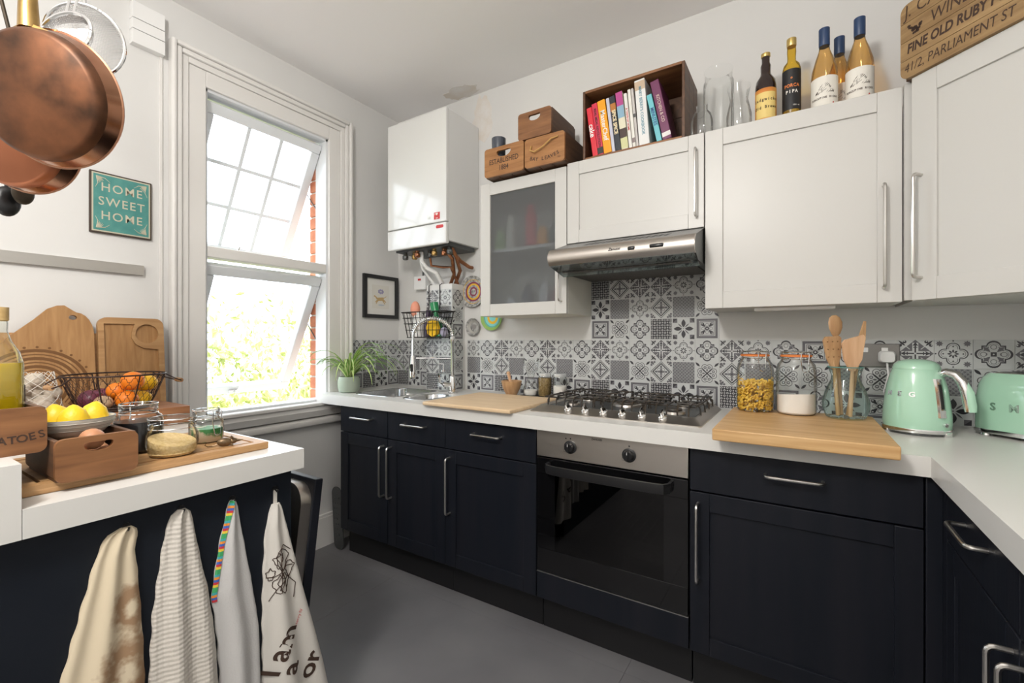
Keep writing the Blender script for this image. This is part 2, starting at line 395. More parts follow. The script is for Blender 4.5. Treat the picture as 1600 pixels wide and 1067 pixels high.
def tile_mesh(kind):
    p = TP(); w, g, d = 0, 1, 2
    p.m.box(-.0515, .0515, -.0515, .0515, 0, .003, w)
    if kind == 1:
        p.dia(1.0, g); p.rect(-.78, .78, -.17, .17, w); p.rect(-.17, .17, -.78, .78, w)
        for x, y in Q4:
            p.line(0, 0, x*.62, y*.62, .09, d); p.poly([(x*.82, y*.82), (x*.55-y*.17, y*.55+x*.17), (x*.6, y*.6), (x*.55+y*.17, y*.55-x*.17)], d)
            p.line(x*.45-y*.12, y*.45+x*.12, x*.45+y*.12, y*.45-x*.12, .06, d)
        p.circ(0, 0, .07, w)
        for x, y in D4:
            p.circ(x*.85, y*.6, .11, d); p.circ(x*.6, y*.85, .11, d); p.circ(x*.9, y*.62, .05, w); p.circ(x*.62, y*.9, .05, w)
            p.lens(x*.55, y*.55, x*.95, y*.95, .07, d); p.line(x*.3, y*.3, x*.55, y*.55, .05, w)
    elif kind == 2:
        for x, y in Q4: p.circ(x*.42, y*.42, .37, d, 18)
        for x, y in Q4: p.circ(x*.42, y*.42, .31, w, 18)
        for x, y in Q4: p.circ(x*.40, y*.40, .26, g, 18)
        for x, y in Q4: p.circ(x*.40, y*.40, .23, w, 18)
        p.rect(-.33, .33, -.33, .33, w)
        for i in range(8): a = PI*i/4; p.lens(.07*math.cos(a), .07*math.sin(a), .32*math.cos(a), .32*math.sin(a), .055, d)
        for x, y in Q4: p.dia(.06, d, x*.52, y*.52); p.circ(x*.92, y*.92, .05, d, 8)
        for x, y in D4: p.star(x*.72, y*.72, .22, g)
    elif kind == 3:
        for sc, c in ((1, d), (.87, w), (.79, g), (.76, w)):
            p.rect(-.6*sc, .6*sc, -.6*sc, .6*sc, c)
            for x, y in Q4: p.circ(x*.58*sc, y*.58*sc, .36*sc, c, 18)
        for x, y in D4:
            p.lens(x*.16, y*.16, x*.52, y*.52, .1, g); p.lens(x*.5, y*.22, x*.22, y*.5, .07, g); p.circ(x*.0+x*.42, y*.0, .12, g, 10); p.circ(x*.42, 0, .085, w, 10)
        for x, y in Q4: p.circ(x*.5, y*.5, .17, g, 12); p.circ(x*.5, y*.5, .13, w, 12)
        p.rect(-.15, .15, -.15, .15, d); p.circ(0, 0, .05, w, 8)
    elif kind == 4:
        p.dia(1.0, d); p.dia(.93, w); p.dia(.84, d); p.dia(.70, w)
        for x, y in Q4: p.line(0, 0, x*.52, y*.52, .1, g); p.lens(x*.3, y*.3, x*.62, y*.62, .1, g)
        for x, y in D4: p.circ(x*.2, y*.2, .15, g, 12); p.circ(x*.2, y*.2, .115, w, 12)
        p.circ(0, 0, .15, g); p.circ(0, 0, .06, d, 8)
        for x, y in D4:
            p.circ(x*.85, y*.85, .13, g); p.circ(x*.62, y*.9, .1, g, 10); p.circ(x*.9, y*.62, .1, g, 10); p.circ(x*.72, y*.72, .07, d, 8)
    elif kind == 5:
        p.rect(-.95, .95, -.95, .95, g)
        for k in range(-6, 7):
            c = k*.3
            for sg in (1, -1):
                a, b = max(-.95, c-.95), min(.95, c+.95)
                if b > a: p.line(a, sg*(a-c), b, sg*(b-c), .06, w); p.line(a, sg*(a-c), b, sg*(b-c), .03, d)
    elif kind == 6:
        for x, y in Q4:
            for q in (-1, 1): p.circ(x*.56-y*.2*q, y*.56+x*.2*q, .26, d, 14)
            p.poly([(0, 0), (x*.42-y*.42, y*.42+x*.42), (x*.42+y*.42, y*.42-x*.42)], d)
        for x, y in Q4:
            for q in (-1, 1): p.circ(x*.56-y*.2*q, y*.56+x*.2*q, .215, w, 14)
            p.poly([(x*.07, y*.07), (x*.45-y*.36, y*.45+x*.36), (x*.45+y*.36, y*.45-x*.36)], w)
            for q in (-1, 1): p.circ(x*.52-y*.17*q, y*.52+x*.17*q, .13, g, 10); p.circ(x*.52-y*.17*q, y*.52+x*.17*q, .06, w, 8)
            p.lens(x*.16, y*.16, x*.44, y*.44, .07, g)
        p.circ(0, 0, .06, d, 8)
        for x, y in D4: p.lens(x*.6, y*.6, x*.97, y*.97, .1, d)
    elif kind == 7:
        p.rect(-.95, .95, -.95, .95, d)
        for i in range(8):
            for j in range(8):
                x, y = -.83+i*.237, -.83+j*.237
                if (i+j) % 2: p.dia(.115, w, x, y); p.dia(.06, d, x, y)
                else: p.dia(.07, w, x, y)
    elif kind == 8:
        for x, y in Q4: p.lens(x*.12, y*.12, x*.88, y*.88, .19, d)
        for x, y in D4:
            p.lens(x*.1, y*.1, x*.5, y*.5, .055, g)
            p.poly([(x*.55, y*.95), (x*.95, y*.95), (x*.95, y*.55)], d); p.poly([(x*.55, y*.95), (x*.95, y*.55), (x*.55, y*.55)], g)
        p.circ(0, 0, .05, g, 8)
    else:
        p.rect(-.88, .88, -.88, .88, g); p.rect(-.68, .68, -.68, .68, w); p.rect(-.62, .62, -.62, .62, g); p.rect(-.57, .57, -.57, .57, w)
        for x, y in D4: p.circ(x*.38, y*.38, .15, d, 10); p.lens(x*.12, y*.12, x*.54, y*.54, .1, d); p.circ(x*.42, y*.42, .05, w, 8)
        for x, y in Q4: p.circ(x*.33, y*.33, .15, g, 10); p.circ(x*.33, y*.33, .115, w, 10)
        p.circ(0, 0, .17, d, 12); p.circ(0, 0, .07, w, 8)
    me = bpy.data.meshes.new('tile'); me.from_pydata(p.m.v, [], p.m.f)
    for q in (TW, TG, TD): me.materials.append(q)
    me.polygons.foreach_set('material_index', p.m.m); me.update(); return me
TM = {k: tile_mesh(k) for k in range(1, 10)}
def tile(kind, pos, rot, parent, wid=1.0):
    """pos = tile centre on the wall; rot 0: facing -Y, 90: facing +X; wid crops a tile by squeezing its mesh to a strip"""
    o = bpy.data.objects.new('tile', TM[kind]); COL.objects.link(o); o.parent = parent
    o.location = (WM[parent.name].inverted() @ Vector(pos)); o.rotation_euler = (R(90), 0, R(rot)); o.scale = (wid, 1, 1)
PT = .104
ROW = {0: (1, 2, 3), 1: (4, 5, 6), 2: (7, 8, 9)}
def zr(r): return 1.216-PT*(r+.5)
for r in range(3):
    for k in range(-8, 17):                      # long run of the back wall
        kind = ROW[r][k % 3]
        if k == 9: kind = (9, 6, 3)[r]
        tile(kind, (1.446+PT*(k+.5), 0, zr(r)), 0, wb)
    for k in range(3): tile(ROW[r][k % 3], (PT*(k+.5), 0, zr(r)), 0, wb)
    for k in range(4): tile(ROW[r][(2-k) % 3], (0, -PT*(k+.5)+.001 if k < 3 else -PT*3-.045, zr(r)), 90, wlft, 1 if k < 3 else .86)
for r, kinds in ((-1, (9, 6, 3, 7, 8, 9)), (-2, (8, 5, 2, 4, 5, 6)), (-3, (7, 4, 1, 1, 2, 3))):
    for k in range(6): tile(kinds[k], (1.446+PT*(k+.5), 0, zr(r)), 0, wb)
# boxed-in pipes, tiled
bxg = struct('trim_4', MB().box(.385, .593, -.125, 0, T, 1.56, bev=.002), WALL)
for r in range(-3, 3):
    for k in range(2): tile(ROW[r % 3][k], (.385+PT*(k+.5), -.125, zr(r)), 0, bxg)
    tile(ROW[r % 3][2], (.593, -.0725, zr(r)), 90, bxg)
# ------------------------------------------------------------------ outside: lawn and hedge
g = struct('lawn', MB().box(-14, -2.6, -12, 9, -.5, -.4), mat('lawn_green', (.22, .27, .06), .9, col2=(.36, .38, .12), scale=3))
struct('bounce_slab', MB().box(-2.6, -.17, -12, 9, -.5, -.4), mat('bounce_slab_stone', (.28, .235, .19), .9, col2=(.23, .195, .16), scale=3))  # unseen slab, added to bounce warm sunlight through the window onto the ceiling
HEDGE = mat('hedge_leaf', (.34, .40, .13), .7, col2=(.55, .54, .26), scale=5)
rnd = random.Random(4); hb = MB()
for i in range(9000):
    c = Vector((-4.2+rnd.gauss(0, .35), rnd.uniform(-4.0, 5.5), rnd.uniform(-.4, 1.55+.35*math.sin(i*.7))))
    q = Euler((rnd.uniform(0, 6), rnd.uniform(0, 6), rnd.uniform(0, 6))).to_matrix().to_4x4(); s_ = rnd.uniform(.04, .085)
    hb.add([(-s_, 0, 0), (0, -s_*.45, .01), (s_, 0, 0), (0, s_*.45, .01)], [(0, 1, 2, 3)], 0, Matrix.Translation(c) @ q)
hd = hb.build('hedge', HEDGE, None, 0, kind='stuff'); tag(hd, 'sunlit yellow-green garden hedge seen through the window', 'hedge')
# ================================================================== kitchen units
def shaker(parent, name, x0, x1, z0, z1, m, fw=.07, y=0, th=.02, panel=True):
    """door or drawer front in the unit's own frame: x right, z up, front face at y"""
    b = MB()
    if not panel: b.box(x0, x1, y, y+th, z0, z1, bev=.0025)
    else:
        b.box(x0, x0+fw, y, y+th, z0, z1, bev=.002).box(x1-fw, x1, y, y+th, z0, z1, bev=.002)
        b.box(x0+fw, x1-fw, y, y+th, z0, z0+fw, bev=.002).box(x0+fw, x1-fw, y, y+th, z1-fw, z1, bev=.002)
        b.box(x0+fw-.002, x1-fw+.002, y+.008, y+th, z0+fw-.002, z1-fw+.002)
    return b.build(name, m, parent, world=False)
def bar(parent, p0, p1, m=NICKEL, off=.034, r=.0052):
    return dhandle(p0, p1, (0, -off, 0), r).build('handle', m, parent, world=False)
G = .0015
def base_unit(name, label, loc, rotz, w, cols, ztop=.849, zdr=.70, zb=.15, depth=.57, group='black base cabinets'):
    """cols: list of (x0, x1, handle side or None); every column has a drawer front over a door"""
    t = thing(name, label, 'cabinet', loc, (0, 0, rotz), group)
    if 'sink' in label and 'under the sink' in label:
        MB().box(.001, w-.001, .021, depth, zb, zb+.018).box(.001, .019, .021, depth, zb, ztop).box(w-.019, w-.001, .021, depth, zb, ztop).box(.019, w-.019, depth-.01, depth, zb, ztop).box(.019, w-.019, .021, .06, ztop-.06, ztop).build('body', PLIN, t, world=False)
    else: MB().box(.001, w-.001, .021, depth, zb, ztop).build('body', PLIN, t, world=False)
    MB().box(.001, w-.001, .06, depth, 0, zb-.001).build('plinth', PLIN, t, world=False)
    for x0, x1, hs in cols:
        d = shaker(t, 'drawer', x0+G, x1-G, zdr+.002, ztop-.004, NAVY, panel=False)
        c = (x0+x1)/2; bar(d, (c-.075, 0, .79), (c+.075, 0, .79))
        d = shaker(t, 'door', x0+G, x1-G, zb, zdr-.003, NAVY, fw=.062)
        hx = x0+.028 if hs == 'l' else x1-.028
        bar(d, (hx, 0, .66), (hx, 0, .40))
    return t
YF = -.613
base_unit('base_cabinet', 'black double-door base cabinet under the sink with two drawer fronts', (.185, YF, 0), 0, .777, [(0, .384, 'r'), (.384, .777, 'l')])
base_unit('base_cabinet', 'black single-door base cabinet between sink cabinet and oven', (.962, YF, 0), 0, .4945, [(0, .4945, 'l')])
base_unit('base_cabinet', 'wide black base cabinet right of the oven, under the bamboo board', (2.06, YF, 0), 0, .606, [(0, .606, 'l')])
base_unit('base_cabinet', 'black base cabinet on the right-hand run beside the corner post', (2.70, -.665, 0), -90, .455, [(0, .455, 'r')])
base_unit('base_cabinet', 'black base cabinet at the outer end of the right-hand run', (2.70, -1.1215, 0), -90, .50, [(0, .50, 'l')])
cp = MB().box(2.668, 2.72, -.613, -.56, .0, .849, bev=.003).box(2.7005, 2.72, -.663, -.613, 0, .849, bev=.003).build('corner_post', NAVY); tag(cp, 'slim black corner post where the two cabinet runs meet', 'corner post')
# worktop (one continuous L), with two sink cut-outs
S1 = (.20, .525, -.53, -.17); S2 = (.58, .75, -.53, -.30)
wt = MB()
xc = [0.0, S1[0], S1[1], S2[0], S2[1], XR]; 
for i in range(5):
    a, b = xc[i], xc[i+1]
    if i == 1: wt.box(a, b, -.64, S1[2], .849, T).box(a, b, S1[3], 0, .849, T)
    elif i == 3: wt.box(a, b, -.64, S2[2], .849, T).box(a, b, S2[3], 0, .849, T)
    else: wt.box(a, b, -.64, 0, .849, T)
wt.box(2.674, XR, -1.66, -.64, .849, T)
wt.box(-.10, 0, -.563, -.406, .849, T)
o = wt.build('worktop', WTOP, None, 0); tag(o, 'white L-shaped worktop with thick front edge along back wall and corner', 'worktop')
def sink(label, S, zb):
    t = thing('sink_bowl', label, 'sink', ((S[0]+S[1])/2, (S[2]+S[3])/2, zb), group=None)
    w, h = S[1]-S[0], S[3]-S[2]; cx, cy = (S[0]+S[1])/2, (S[2]+S[3])/2
    def ring(dw, r, z): return [(x, y, z) for x, y in rrect(w+dw, h+dw, r, 6, cx, cy)]
    b = MB().loft([ring(.028, .07, T+.0002), ring(.026, .07, T+.002), ring(-.004, .06, T+.002), ring(-.012, .058, T-.004), ring(-.022, .055, zb+.03), ring(-.06, .05, zb+.006), ring(-.16, .03, zb+.002)], cap=False)
    n = len(ring(0, .05, 0)); b.f.append(list(range(6*n, 7*n))); b.m.append(0)
    b.build('bowl', SINKM, t)
    MB().lathe([(0, zb+.003), (.035, zb+.003), (.04, zb+.006), (.042, zb+.003)], 24, M=TR(cx, cy, 0)).build('drain', CHROME, t)
sink('large rounded steel sink bowl set in worktop under the window corner', S1, .72)
sink('small half-size steel sink bowl partly under a chopping board', S2, .76)
# ------------------------------------------------------------------ oven
ov = thing('built_in_oven', 'black glass built-in oven with steel control panel under the hob', 'oven', (1.4575, YF, 0))
L = dict(world=False)
WO = .6005
MB().box(.002, WO-.002, .025, .57, .27, .275).box(.002, WO-.002, .025, .57, .69, .735).box(.002, .05, .025, .57, .275, .69).box(WO-.05, WO-.002, .025, .57, .275, .69).box(.05, WO-.05, .46, .57, .275, .69).build('body', PLIN, ov, **L)
MB().box(.002, WO-.002, .06, .57, 0, .149).build('plinth', PLIN, ov, **L)
MB().box(.002, WO-.002, .0, .03, .737, .845, bev=.002).build('control_panel', STEEL, ov, **L)
for kx in (.155, .392):
    k = MB().lathe([(.026, 0), (.026, .006), (.02, .008), (.018, .022), (.016, .024), (0, .024)], 24, M=TR(kx, 0, .79) @ RX(90)).box(-.004, .004, -.017, .017, .0, .03, bev=.002, M=TR(kx, 0, .79) @ RX(90)).build('knob', BLKPL, ov, **L)
    MB().box(-.0008, .0008, .006, .016, .0302, .0306, M=TR(kx, 0, .79) @ RX(90)).build('pointer', WHITEP, k, 0, world=False)
FRN = lambda x, y, z: TR(x, y, z) @ RX(90)
MB().text('ZANUSSI', .011, FRN(.265, -.0006, .832), bold=.02).build('lettering', BLKPL, ov, 0, world=False)
for px, pz in ((.135, .822), (.155, .823), (.392, .823)): MB().lathe([(0, 0), (.003, 0)], 10, M=FRN(px, -.0006, pz), cap=False).build('mark_dot', BLKPL, ov, 0, world=False)
for px, pz in ((.125, .768), (.365, .768)): MB().tube([(px, -.0004, pz), (px+.01, -.0004, pz), (px+.01, -.0004, pz+.01), (px, -.0004, pz+.01)], .0006, 4, closed=True).build('mark_square', BLKPL, ov, 0, world=False)
OVG = glass('oven_glass', (.07, .065, .06), .12)
dr = MB().box(.003, WO-.003, 0, .02, .262, .36, bev=.002).box(.003, WO-.003, 0, .02, .665, .731, bev=.002).box(.003, .085, 0, .02, .36, .665).box(WO-.085, WO-.003, 0, .02, .36, .665)
dr = dr.build('door', mat('black_glass', (.004, .004, .0045), .05, spec=.6), ov, world=False)
MB().box(.085, WO-.085, .001, .006, .36, .665).build('door_glass', OVG, dr, 0, world=False)
hp = [(.06, 0, .70), (.06, -.025, .70), (.075, -.045, .70), (.11, -.052, .70), (.30, -.056, .70), (.49, -.052, .70), (.525, -.045, .70), (.54, -.025, .70), (.54, 0, .70)]
hm = MB()
rings = []
for i, p in enumerate(hp):
    a = Vector(hp[max(i-1, 0)]); b = Vector(hp[min(i+1, 8)]); d = (b-a).normalized(); nrm = Vector((-d.y, d.x, 0)) 
    rings.append([Vector(p)+nrm*q+Vector((0, 0, z)) for q, z in ((-.005, -.017), (.005, -.017), (.007, 0), (.005, .017), (-.005, .017), (-.007, 0))])
hm.loft(rings).build('handle', BLKPL, dr, world=False)
RACK = mat('oven_rack', (.55, .36, .18), .3, 1)
for z in (.42, .575):
    rk = MB().tube([(.06, .06, z), (WO-.06, .06, z), (WO-.06, .44, z), (.06, .44, z)], .003, 6, closed=True)
    for i in range(12): rk.tube([(.09+i*.038, .06, z), (.09+i*.038, .44, z)], .0016, 5)
    rk.build('rack', RACK, ov, world=False)
shaker(ov, 'lower_panel', .0015, WO-.0015, .15, .258, NAVY, panel=False)
MB().box(.0015, WO-.0015, -.0005, .02, .258, .2605).build('trim_strip', NICKEL, ov, 0, world=False)
# ------------------------------------------------------------------ gas hob
hb_ = thing('gas_hob', 'stainless six-knob gas hob with black pan supports on the worktop', 'hob', (1.385, -.545, T))
HW, HD = .70, .50
def rg(w, h, z, dx=0, dy=0): return [(x, y, z) for x, y in rrect(w, h, .012, 3, HW/2+dx, HD/2+dy)]
MB().loft([rg(HW, HD, 0), rg(HW, HD, .004), rg(HW-.05, HD-.07, .026, 0, .015), rg(HW-.06, HD-.085, .026, 0, .016), rg(HW-.075, HD-.10, .018, 0, .017)]).build('base', STEEL, hb_, world=False)
MB().box(.04, HW-.04, .085, HD-.035, .018, .0195).build('burner_plate', DGREY, hb_, 0, world=False)
for i in range(6):
    kx = .17+i*.078; M = TR(kx, .035, .016) @ RX(32)
    MB().lathe([(.017, 0), (.0165, .010), (.013, .014), (.012, .018), (0, .018)], 20, M=M).box(-.0035, .0035, -.014, .014, .012, .034, bev=.002, M=M).build('knob', CHROME, hb_, world=False)
for bx, by, br_ in ((.13, .16, .03), (.13, .36, .04), (.35, .26, .055), (.57, .16, .04), (.57, .36, .03)):
    b = MB().lathe([(br_*1.15, .0195), (br_*1.1, .028), (br_*.8, .032)], 20, M=TR(bx, by, 0)).build('burner', STEEL, hb_, world=False)
    MB().lathe([(br_*.85, .032), (br_*.8, .038), (0, .039)], 20, M=TR(bx, by, 0)).build('burner_cap', IRON, b, world=False)
for gx0, gx1 in ((.035, .235), (.25, .45), (.465, .665)):
    s_ = MB(); z0, z1 = .02, .058; y0, y1 = .085, .46
    s_.tube([(gx0, y0, z1), (gx1, y0, z1), (gx1, y1, z1), (gx0, y1, z1)], .004, 6, closed=True)
    n = 5
    for i in range(n):
        x = gx0+.02+(gx1-gx0-.04)*i/(n-1)
        s_.tube([(x, y0-.018, z0), (x, y0-.016, z1-.01), (x, y0, z1+.004), (x, y0+.13, z1+.004), (x, y0+.14, z1-.004)], .0033, 6)
        s_.tube([(x, y1+.012, z0), (x, y1+.01, z1-.01), (x, y1, z1+.004), (x, y1-.13, z1+.004), (x, y1-.14, z1-.004)], .0033, 6)
    for i in range(4):
        y = y0+.05+(y1-y0-.1)*i/3
        s_.tube([(gx0-.012, y, z0), (gx0-.01, y, z1-.01), (gx0, y, z1+.004), (gx0+.075, y, z1+.004)], .0033, 6)
        s_.tube([(gx1+.012, y, z0), (gx1+.01, y, z1-.01), (gx1, y, z1+.004), (gx1-.075, y, z1+.004)], .0033, 6)
    s_.build('pan_support', IRON, hb_, world=False)
MB().text('ZANUSSI', .012, TR(.59, .03, .0152) @ RX(17), m=0).build('lettering', DGREY, hb_, 0, world=False)
# ------------------------------------------------------------------ wall cabinets
YW = -.31; ZB, ZT = 1.34, 2.047
def wall_unit(name, label, x0, x1, z0, z1, side=None):
    t = thing(name, label, 'cabinet', (x0, YW, z0), group='white wall cabinets'); w = x1-x0; h = z1-z0
    return t, w, h
t, w, h = wall_unit('wall_cabinet', 'white wall cabinet with a frosted glass door next to the boiler', .944, 1.4505, ZB, 2.037)
MB().box(.001, .018, .021, .30, 0, h).box(w-.018, w-.001, .021, .30, 0, h).box(.018, w-.018, .021, .30, 0, .018).box(.018, w-.018, .021, .30, h-.018, h).box(.018, w-.018, .29, .30, .018, h-.018).build('body', CARC, t, world=False)
MB().box(.02, w-.02, .03, .289, .335, .352).build('shelf', CABW, t, world=False)
f = .062; d = MB()
d.box(G, f, 0, .02, 0, h, bev=.002).box(w-f, w-G, 0, .02, 0, h, bev=.002).box(f, w-f, 0, .02, 0, f, bev=.002).box(f, w-f, 0, .02, h-f, h, bev=.002)
d = d.build('door', CABW, t, world=False)
MB().box(f-.003, w-f+.003, .009, .013, f-.003, h-f+.003).build('frosted_pane', FROST, d, 0, world=False)
bar(d, (w-.028, 0, .30), (w-.028, 0, .06), r=.0045)
GX0 = .944
t, w, h = wall_unit('wall_cabinet', 'white wall cabinet above the extractor hood', 1.4515, 2.0575, 1.668, ZT)
MB().box(.001, w-.001, .021, .30, 0, h).build('body', CABW, t, world=False)
d = shaker(t, 'door', G, w-G, 0, h, CABW, fw=.06); bar(d, (w-.03, 0, .045), (w-.03, 0, .315), r=.0045)
t, w, h = wall_unit('wall_cabinet', 'large plain white wall cabinet holding the wine bottles on top', 2.0585, 2.6655, ZB, ZT)
MB().box(.001, w-.001, .021, .30, 0, h).build('body', CABW, t, world=False)
d = shaker(t, 'door', G, w-G, 0, h, CABW, fw=.065); bar(d, (w-.05, 0, .05), (w-.05, 0, .39))
MB().box(.17, .43, .06, .12, -.012, 0, bev=.003).build('strip_light', WHITEP, t, world=False)
t = thing('wall_cabinet', 'white wall cabinet set diagonally across the corner under the wine-crate board', 'cabinet', (2.687, -.345, ZB), (0, 0, -45), 'white wall cabinets')
h = ZT-ZB; w = .43
ca, sa = math.cos(R(45)), math.sin(R(45))
def loc2(x, y): dx, dy = x-2.687, y+.345; return (dx*ca-dy*sa, dx*sa+dy*ca)
poly = [loc2(2.688, -.322), loc2(2.687+w*.7071+.005, -.345-w*.7071+.02), loc2(XR-.001, -.345-w*.7071+.02), loc2(XR-.001, -.004), loc2(2.688, -.004)]
MB().prism(poly, 0, h).build('body', CABW, t, world=False)
d = shaker(t, 'door', G, w-G, 0, h, CABW, fw=.07, y=-.012); dhandle((.03, -.012, .07), (.03, -.012, .39), (0, -.034, 0), .0052).build('handle', NICKEL, d, world=False)
fp = MB().box(2.667, 2.687, -.325, -.30, ZB+.004, ZT).build('filler_strip', CABW); tag(fp, 'narrow white filler strip between wall cabinet and diagonal corner cabinet', 'filler strip')
# ------------------------------------------------------------------ extractor hood
eh = thing('extractor_hood', 'brushed steel extractor hood with slotted top above the hob', 'extractor hood', (1.4525, 0, 1.52))
W_ = .604
pr = [(-.295, 0), (-.295, .146), (-.318, .146), (-.32, .143)]
def sect(pts, x0, x1, m, name, par=eh):
    b = MB(); n = len(pts)
    return MB().loft([[(x0, y, z) for y, z in pts], [(x1, y, z) for y, z in pts]]).build(name, m, par, world=False)
sect([(-.005, 0), (-.005, .14), (-.30, .146), (-.49, .082), (-.49, .06), (-.46, .02), (-.42, .0)], .003, W_-.003, DGREY, 'body')
# curved steel front
cv = [(-.484+.0, .088), (-.497, .078), (-.506, .062), (-.508, .046), (-.503, .03), (-.493, .018)]
b = MB().loft([[(x, y, z) for y, z in cv]+[(x, y+.012, z-.002) for y, z in reversed(cv)] for x in (0, W_)]); b.build('front_panel', STEEL, eh, world=False)
TS = math.degrees(math.atan2(.064, .19))
MT_ = TR(0, -.49, .0825) @ RX(TS)
b = MB()
for i in range(14):
    x = .13+i*.026; b.add([(x, .07, .0012), (x+.018, .07, .0012), (x+.026, .135, .0012), (x+.008, .135, .0012)], [(0, 1, 2, 3)], 0, MT_)
b.build('vent_slots', PLIN, eh, 0, world=False)
MB().box(.0, W_, 0, .2, .0, .001, M=MT_).build('top_plate', mat('hood_grey', (.25, .25, .25), .35, .8), eh, 0, world=False)
for x0, x1 in ((.355, .385), (.44, .495)):
    MB().box(x0, x1, -.512, -.500, .046, .062, bev=.006).build('button', BLKPL, eh, world=False)
MB().text('Zanussi', .016, TR(.30, -.5085, .058) @ RX(90), bold=.02, shear=.3).build('lettering', BLKPL, eh, 0, world=False)
VIS = glass('visor_glass', (.55, .62, .6), .2)
MB().add([(.006, -.492, .018), (W_-.006, -.492, .018), (W_-.006, -.36, -.012), (.006, -.36, -.012), (.006, -.492, .014), (W_-.006, -.492, .014), (W_-.006, -.36, -.016), (.006, -.36, -.016)], [(0, 1, 2, 3), (7, 6, 5, 4), (0, 4, 5, 1), (3, 2, 6, 7), (0, 3, 7, 4), (1, 5, 6, 2)]).build('visor', VIS, eh, 0, world=False)
MB().box(.03, W_-.03, -.42, -.05, -.006, 0).build('grease_filter', mat('filter_mesh', (.06, .055, .05), .5, .5, col2=(.12, .11, .10), scale=120), eh, 0, world=False)
# ------------------------------------------------------------------ boiler
bo = thing('boiler', 'white wall-hung gas boiler with copper pipes in the corner', 'boiler', (.235, 0, 1.76))
MB().box(0, .47, -.285, -.003, .02, .765, bev=.004).build('casing', BOILS, bo, world=False)
MB().box(-.002, .472, -.31, -.284, .125, .768, bev=.006).build('front_cover', BOILW, bo, world=False)
MB().box(-.002, .472, -.312, -.284, .0, .121, bev=.008).build('lower_flap', BOILW, bo, world=False)
MB().text('HR', .022, FRN(.345, -.3106, .155), bold=.02).lathe([(0, 0), (.004, 0)], 8, M=FRN(.33, -.3106, .17), cap=False).build('print_grey', mat('print_grey', (.62, .63, .58), .5), bo, 0, world=False)
b = MB().add([(.38, -.3107, .142), (.425, -.3107, .142), (.425, -.3107, .182), (.38, -.3107, .182)], [(0, 1, 2, 3)]); b.build('sticker', RED, bo, 0, world=False)
b = MB().text('I', .016, FRN(.389, -.3112, .172), bold=.03).text('love', .009, FRN(.402, -.3112, .149), bold=.03)
hv = [(.402+.0085*(16*math.sin(a)**3)/16, -.3112, .172+.0085*(13*math.cos(a)-5*math.cos(2*a)-2*math.cos(3*a)-math.cos(4*a))/16) for a in [2*PI*i/24 for i in range(24)]]
b.add(hv, [list(range(24))[::-1]]); b.build('sticker_print', PAPER, bo, 0, world=False)
MB().prism(rrect(.055, .018, .008, 4), 0, .0012, M=FRN(.425, -.3121, .098)).build('badge', RED, bo, 0, world=False)
MB().lathe([(.055, 0), (.055, .03), (.048, .05), (.03, .062), (0, .066)], 24, M=TR(.24, -.17, .765)).tube([(.28, -.17, .80), (.32, -.13, .80), (.36, -.09, .79)], .006).build('flue', mat('flue_cream', (.72, .66, .56), .5), bo, world=False)
MB().box(.02, .45, -.26, -.02, -.004, .02).build('underside', DGREY, bo, 0, world=False)
for i, (x, y) in enumerate(((.06, -.22), (.12, -.2), (.18, -.24), (.25, -.2), (.31, -.23), (.36, -.2), (.42, -.22))):
    MB().lathe([(.012, -.045), (.018, -.04), (.018, -.02), (.012, -.015), (.012, 0)], 8, M=TR(x, y, 0)).tube([(x, y, -.03), (x+.02, y-.02, -.03)], .006).build('valve', (DGREY, BRASS, COPPIPE)[i % 3], bo, world=False)
for pts, r, mm in (([(.18, -.20, 0), (.18, -.20, -.06), (.20, -.18, -.10), (.245, -.14, -.13), (.245, -.08, -.2)], .013, WHITEP), ([(.15, -.2, 0), (.15, -.16, -.10), (.19, -.09, -.2)], .009, WHITEP), ([(.24, -.2, 0), (.24, -.18, -.09), (.30, -.14, -.1), (.345, -.12, -.1), (.345, -.05, -.2)], .008, COPPIPE),
                   ([(.36, -.2, 0), (.39, -.16, -.06), (.345, -.09, -.14), (.28, -.05, -.2)], .011, COPPIPE), ([(.42, -.2, 0), (.42, -.16, -.05), (.385, -.08, -.12), (.31, -.04, -.2)], .011, COPPIPE), ([(.40, -.2, 0), (.42, -.12, -.07), (.44, -.06, -.1), (.44, -.03, -.10)], .011, COPPIPE)):
    MB().tube(pts, r, 10, M=TR()).build('pipe', mm, bo, world=False)
# ------------------------------------------------------------------ peninsula
PX, PY0, PY1 = 1.18, -2.62, -1.477
pn = thing('peninsula_cabinet', 'black painted peninsula cabinet with towels hung on its end panel', 'cabinet', (.6, -2.05, 0))
MB().box(.02, 1.13, -2.60, -2.115, 0, .849).box(.02, .53, -2.115, -1.51, 0, .849).build('body', PLIN, pn)
MB().box(1.131, 1.15, PY0+.02, -1.497, 0, .849, bev=.002).build('end_panel', NAVYP, pn)
wp = MB().box(.002, PX, -2.034, PY1, .849, T).build('worktop', WTOP, None, 0); tag(wp, 'white peninsula worktop carrying jars, fruit basket and crates', 'worktop')
rs = MB().box(.002, PX, PY0, -2.035, .849, .988).build('raised_worktop', WTOP, None, 0); tag(rs, 'raised thick white worktop section stepping up beside the egg crate', 'worktop')
dw = thing('dishwasher', 'dishwasher in the peninsula with black door standing slightly ajar', 'dishwasher', (.84, -1.5, 0))
MB().box(.535, 1.128, -2.11, -1.535, .09, .847).build('body', DGREY, dw)
M = TR(0, -1.497, .12) @ RX(-7)
MB().box(.54, 1.135, .004, .032, 0, .675, bev=.003, M=M).build('door', NAVY, dw)
MB().loft([[M @ Vector((x, y, z)) for x, z in rrect(.565, .63, .06, 6, .845, .345)] for y in (-.03, -.012, .004)]).build('inner_door', STEEL, dw)
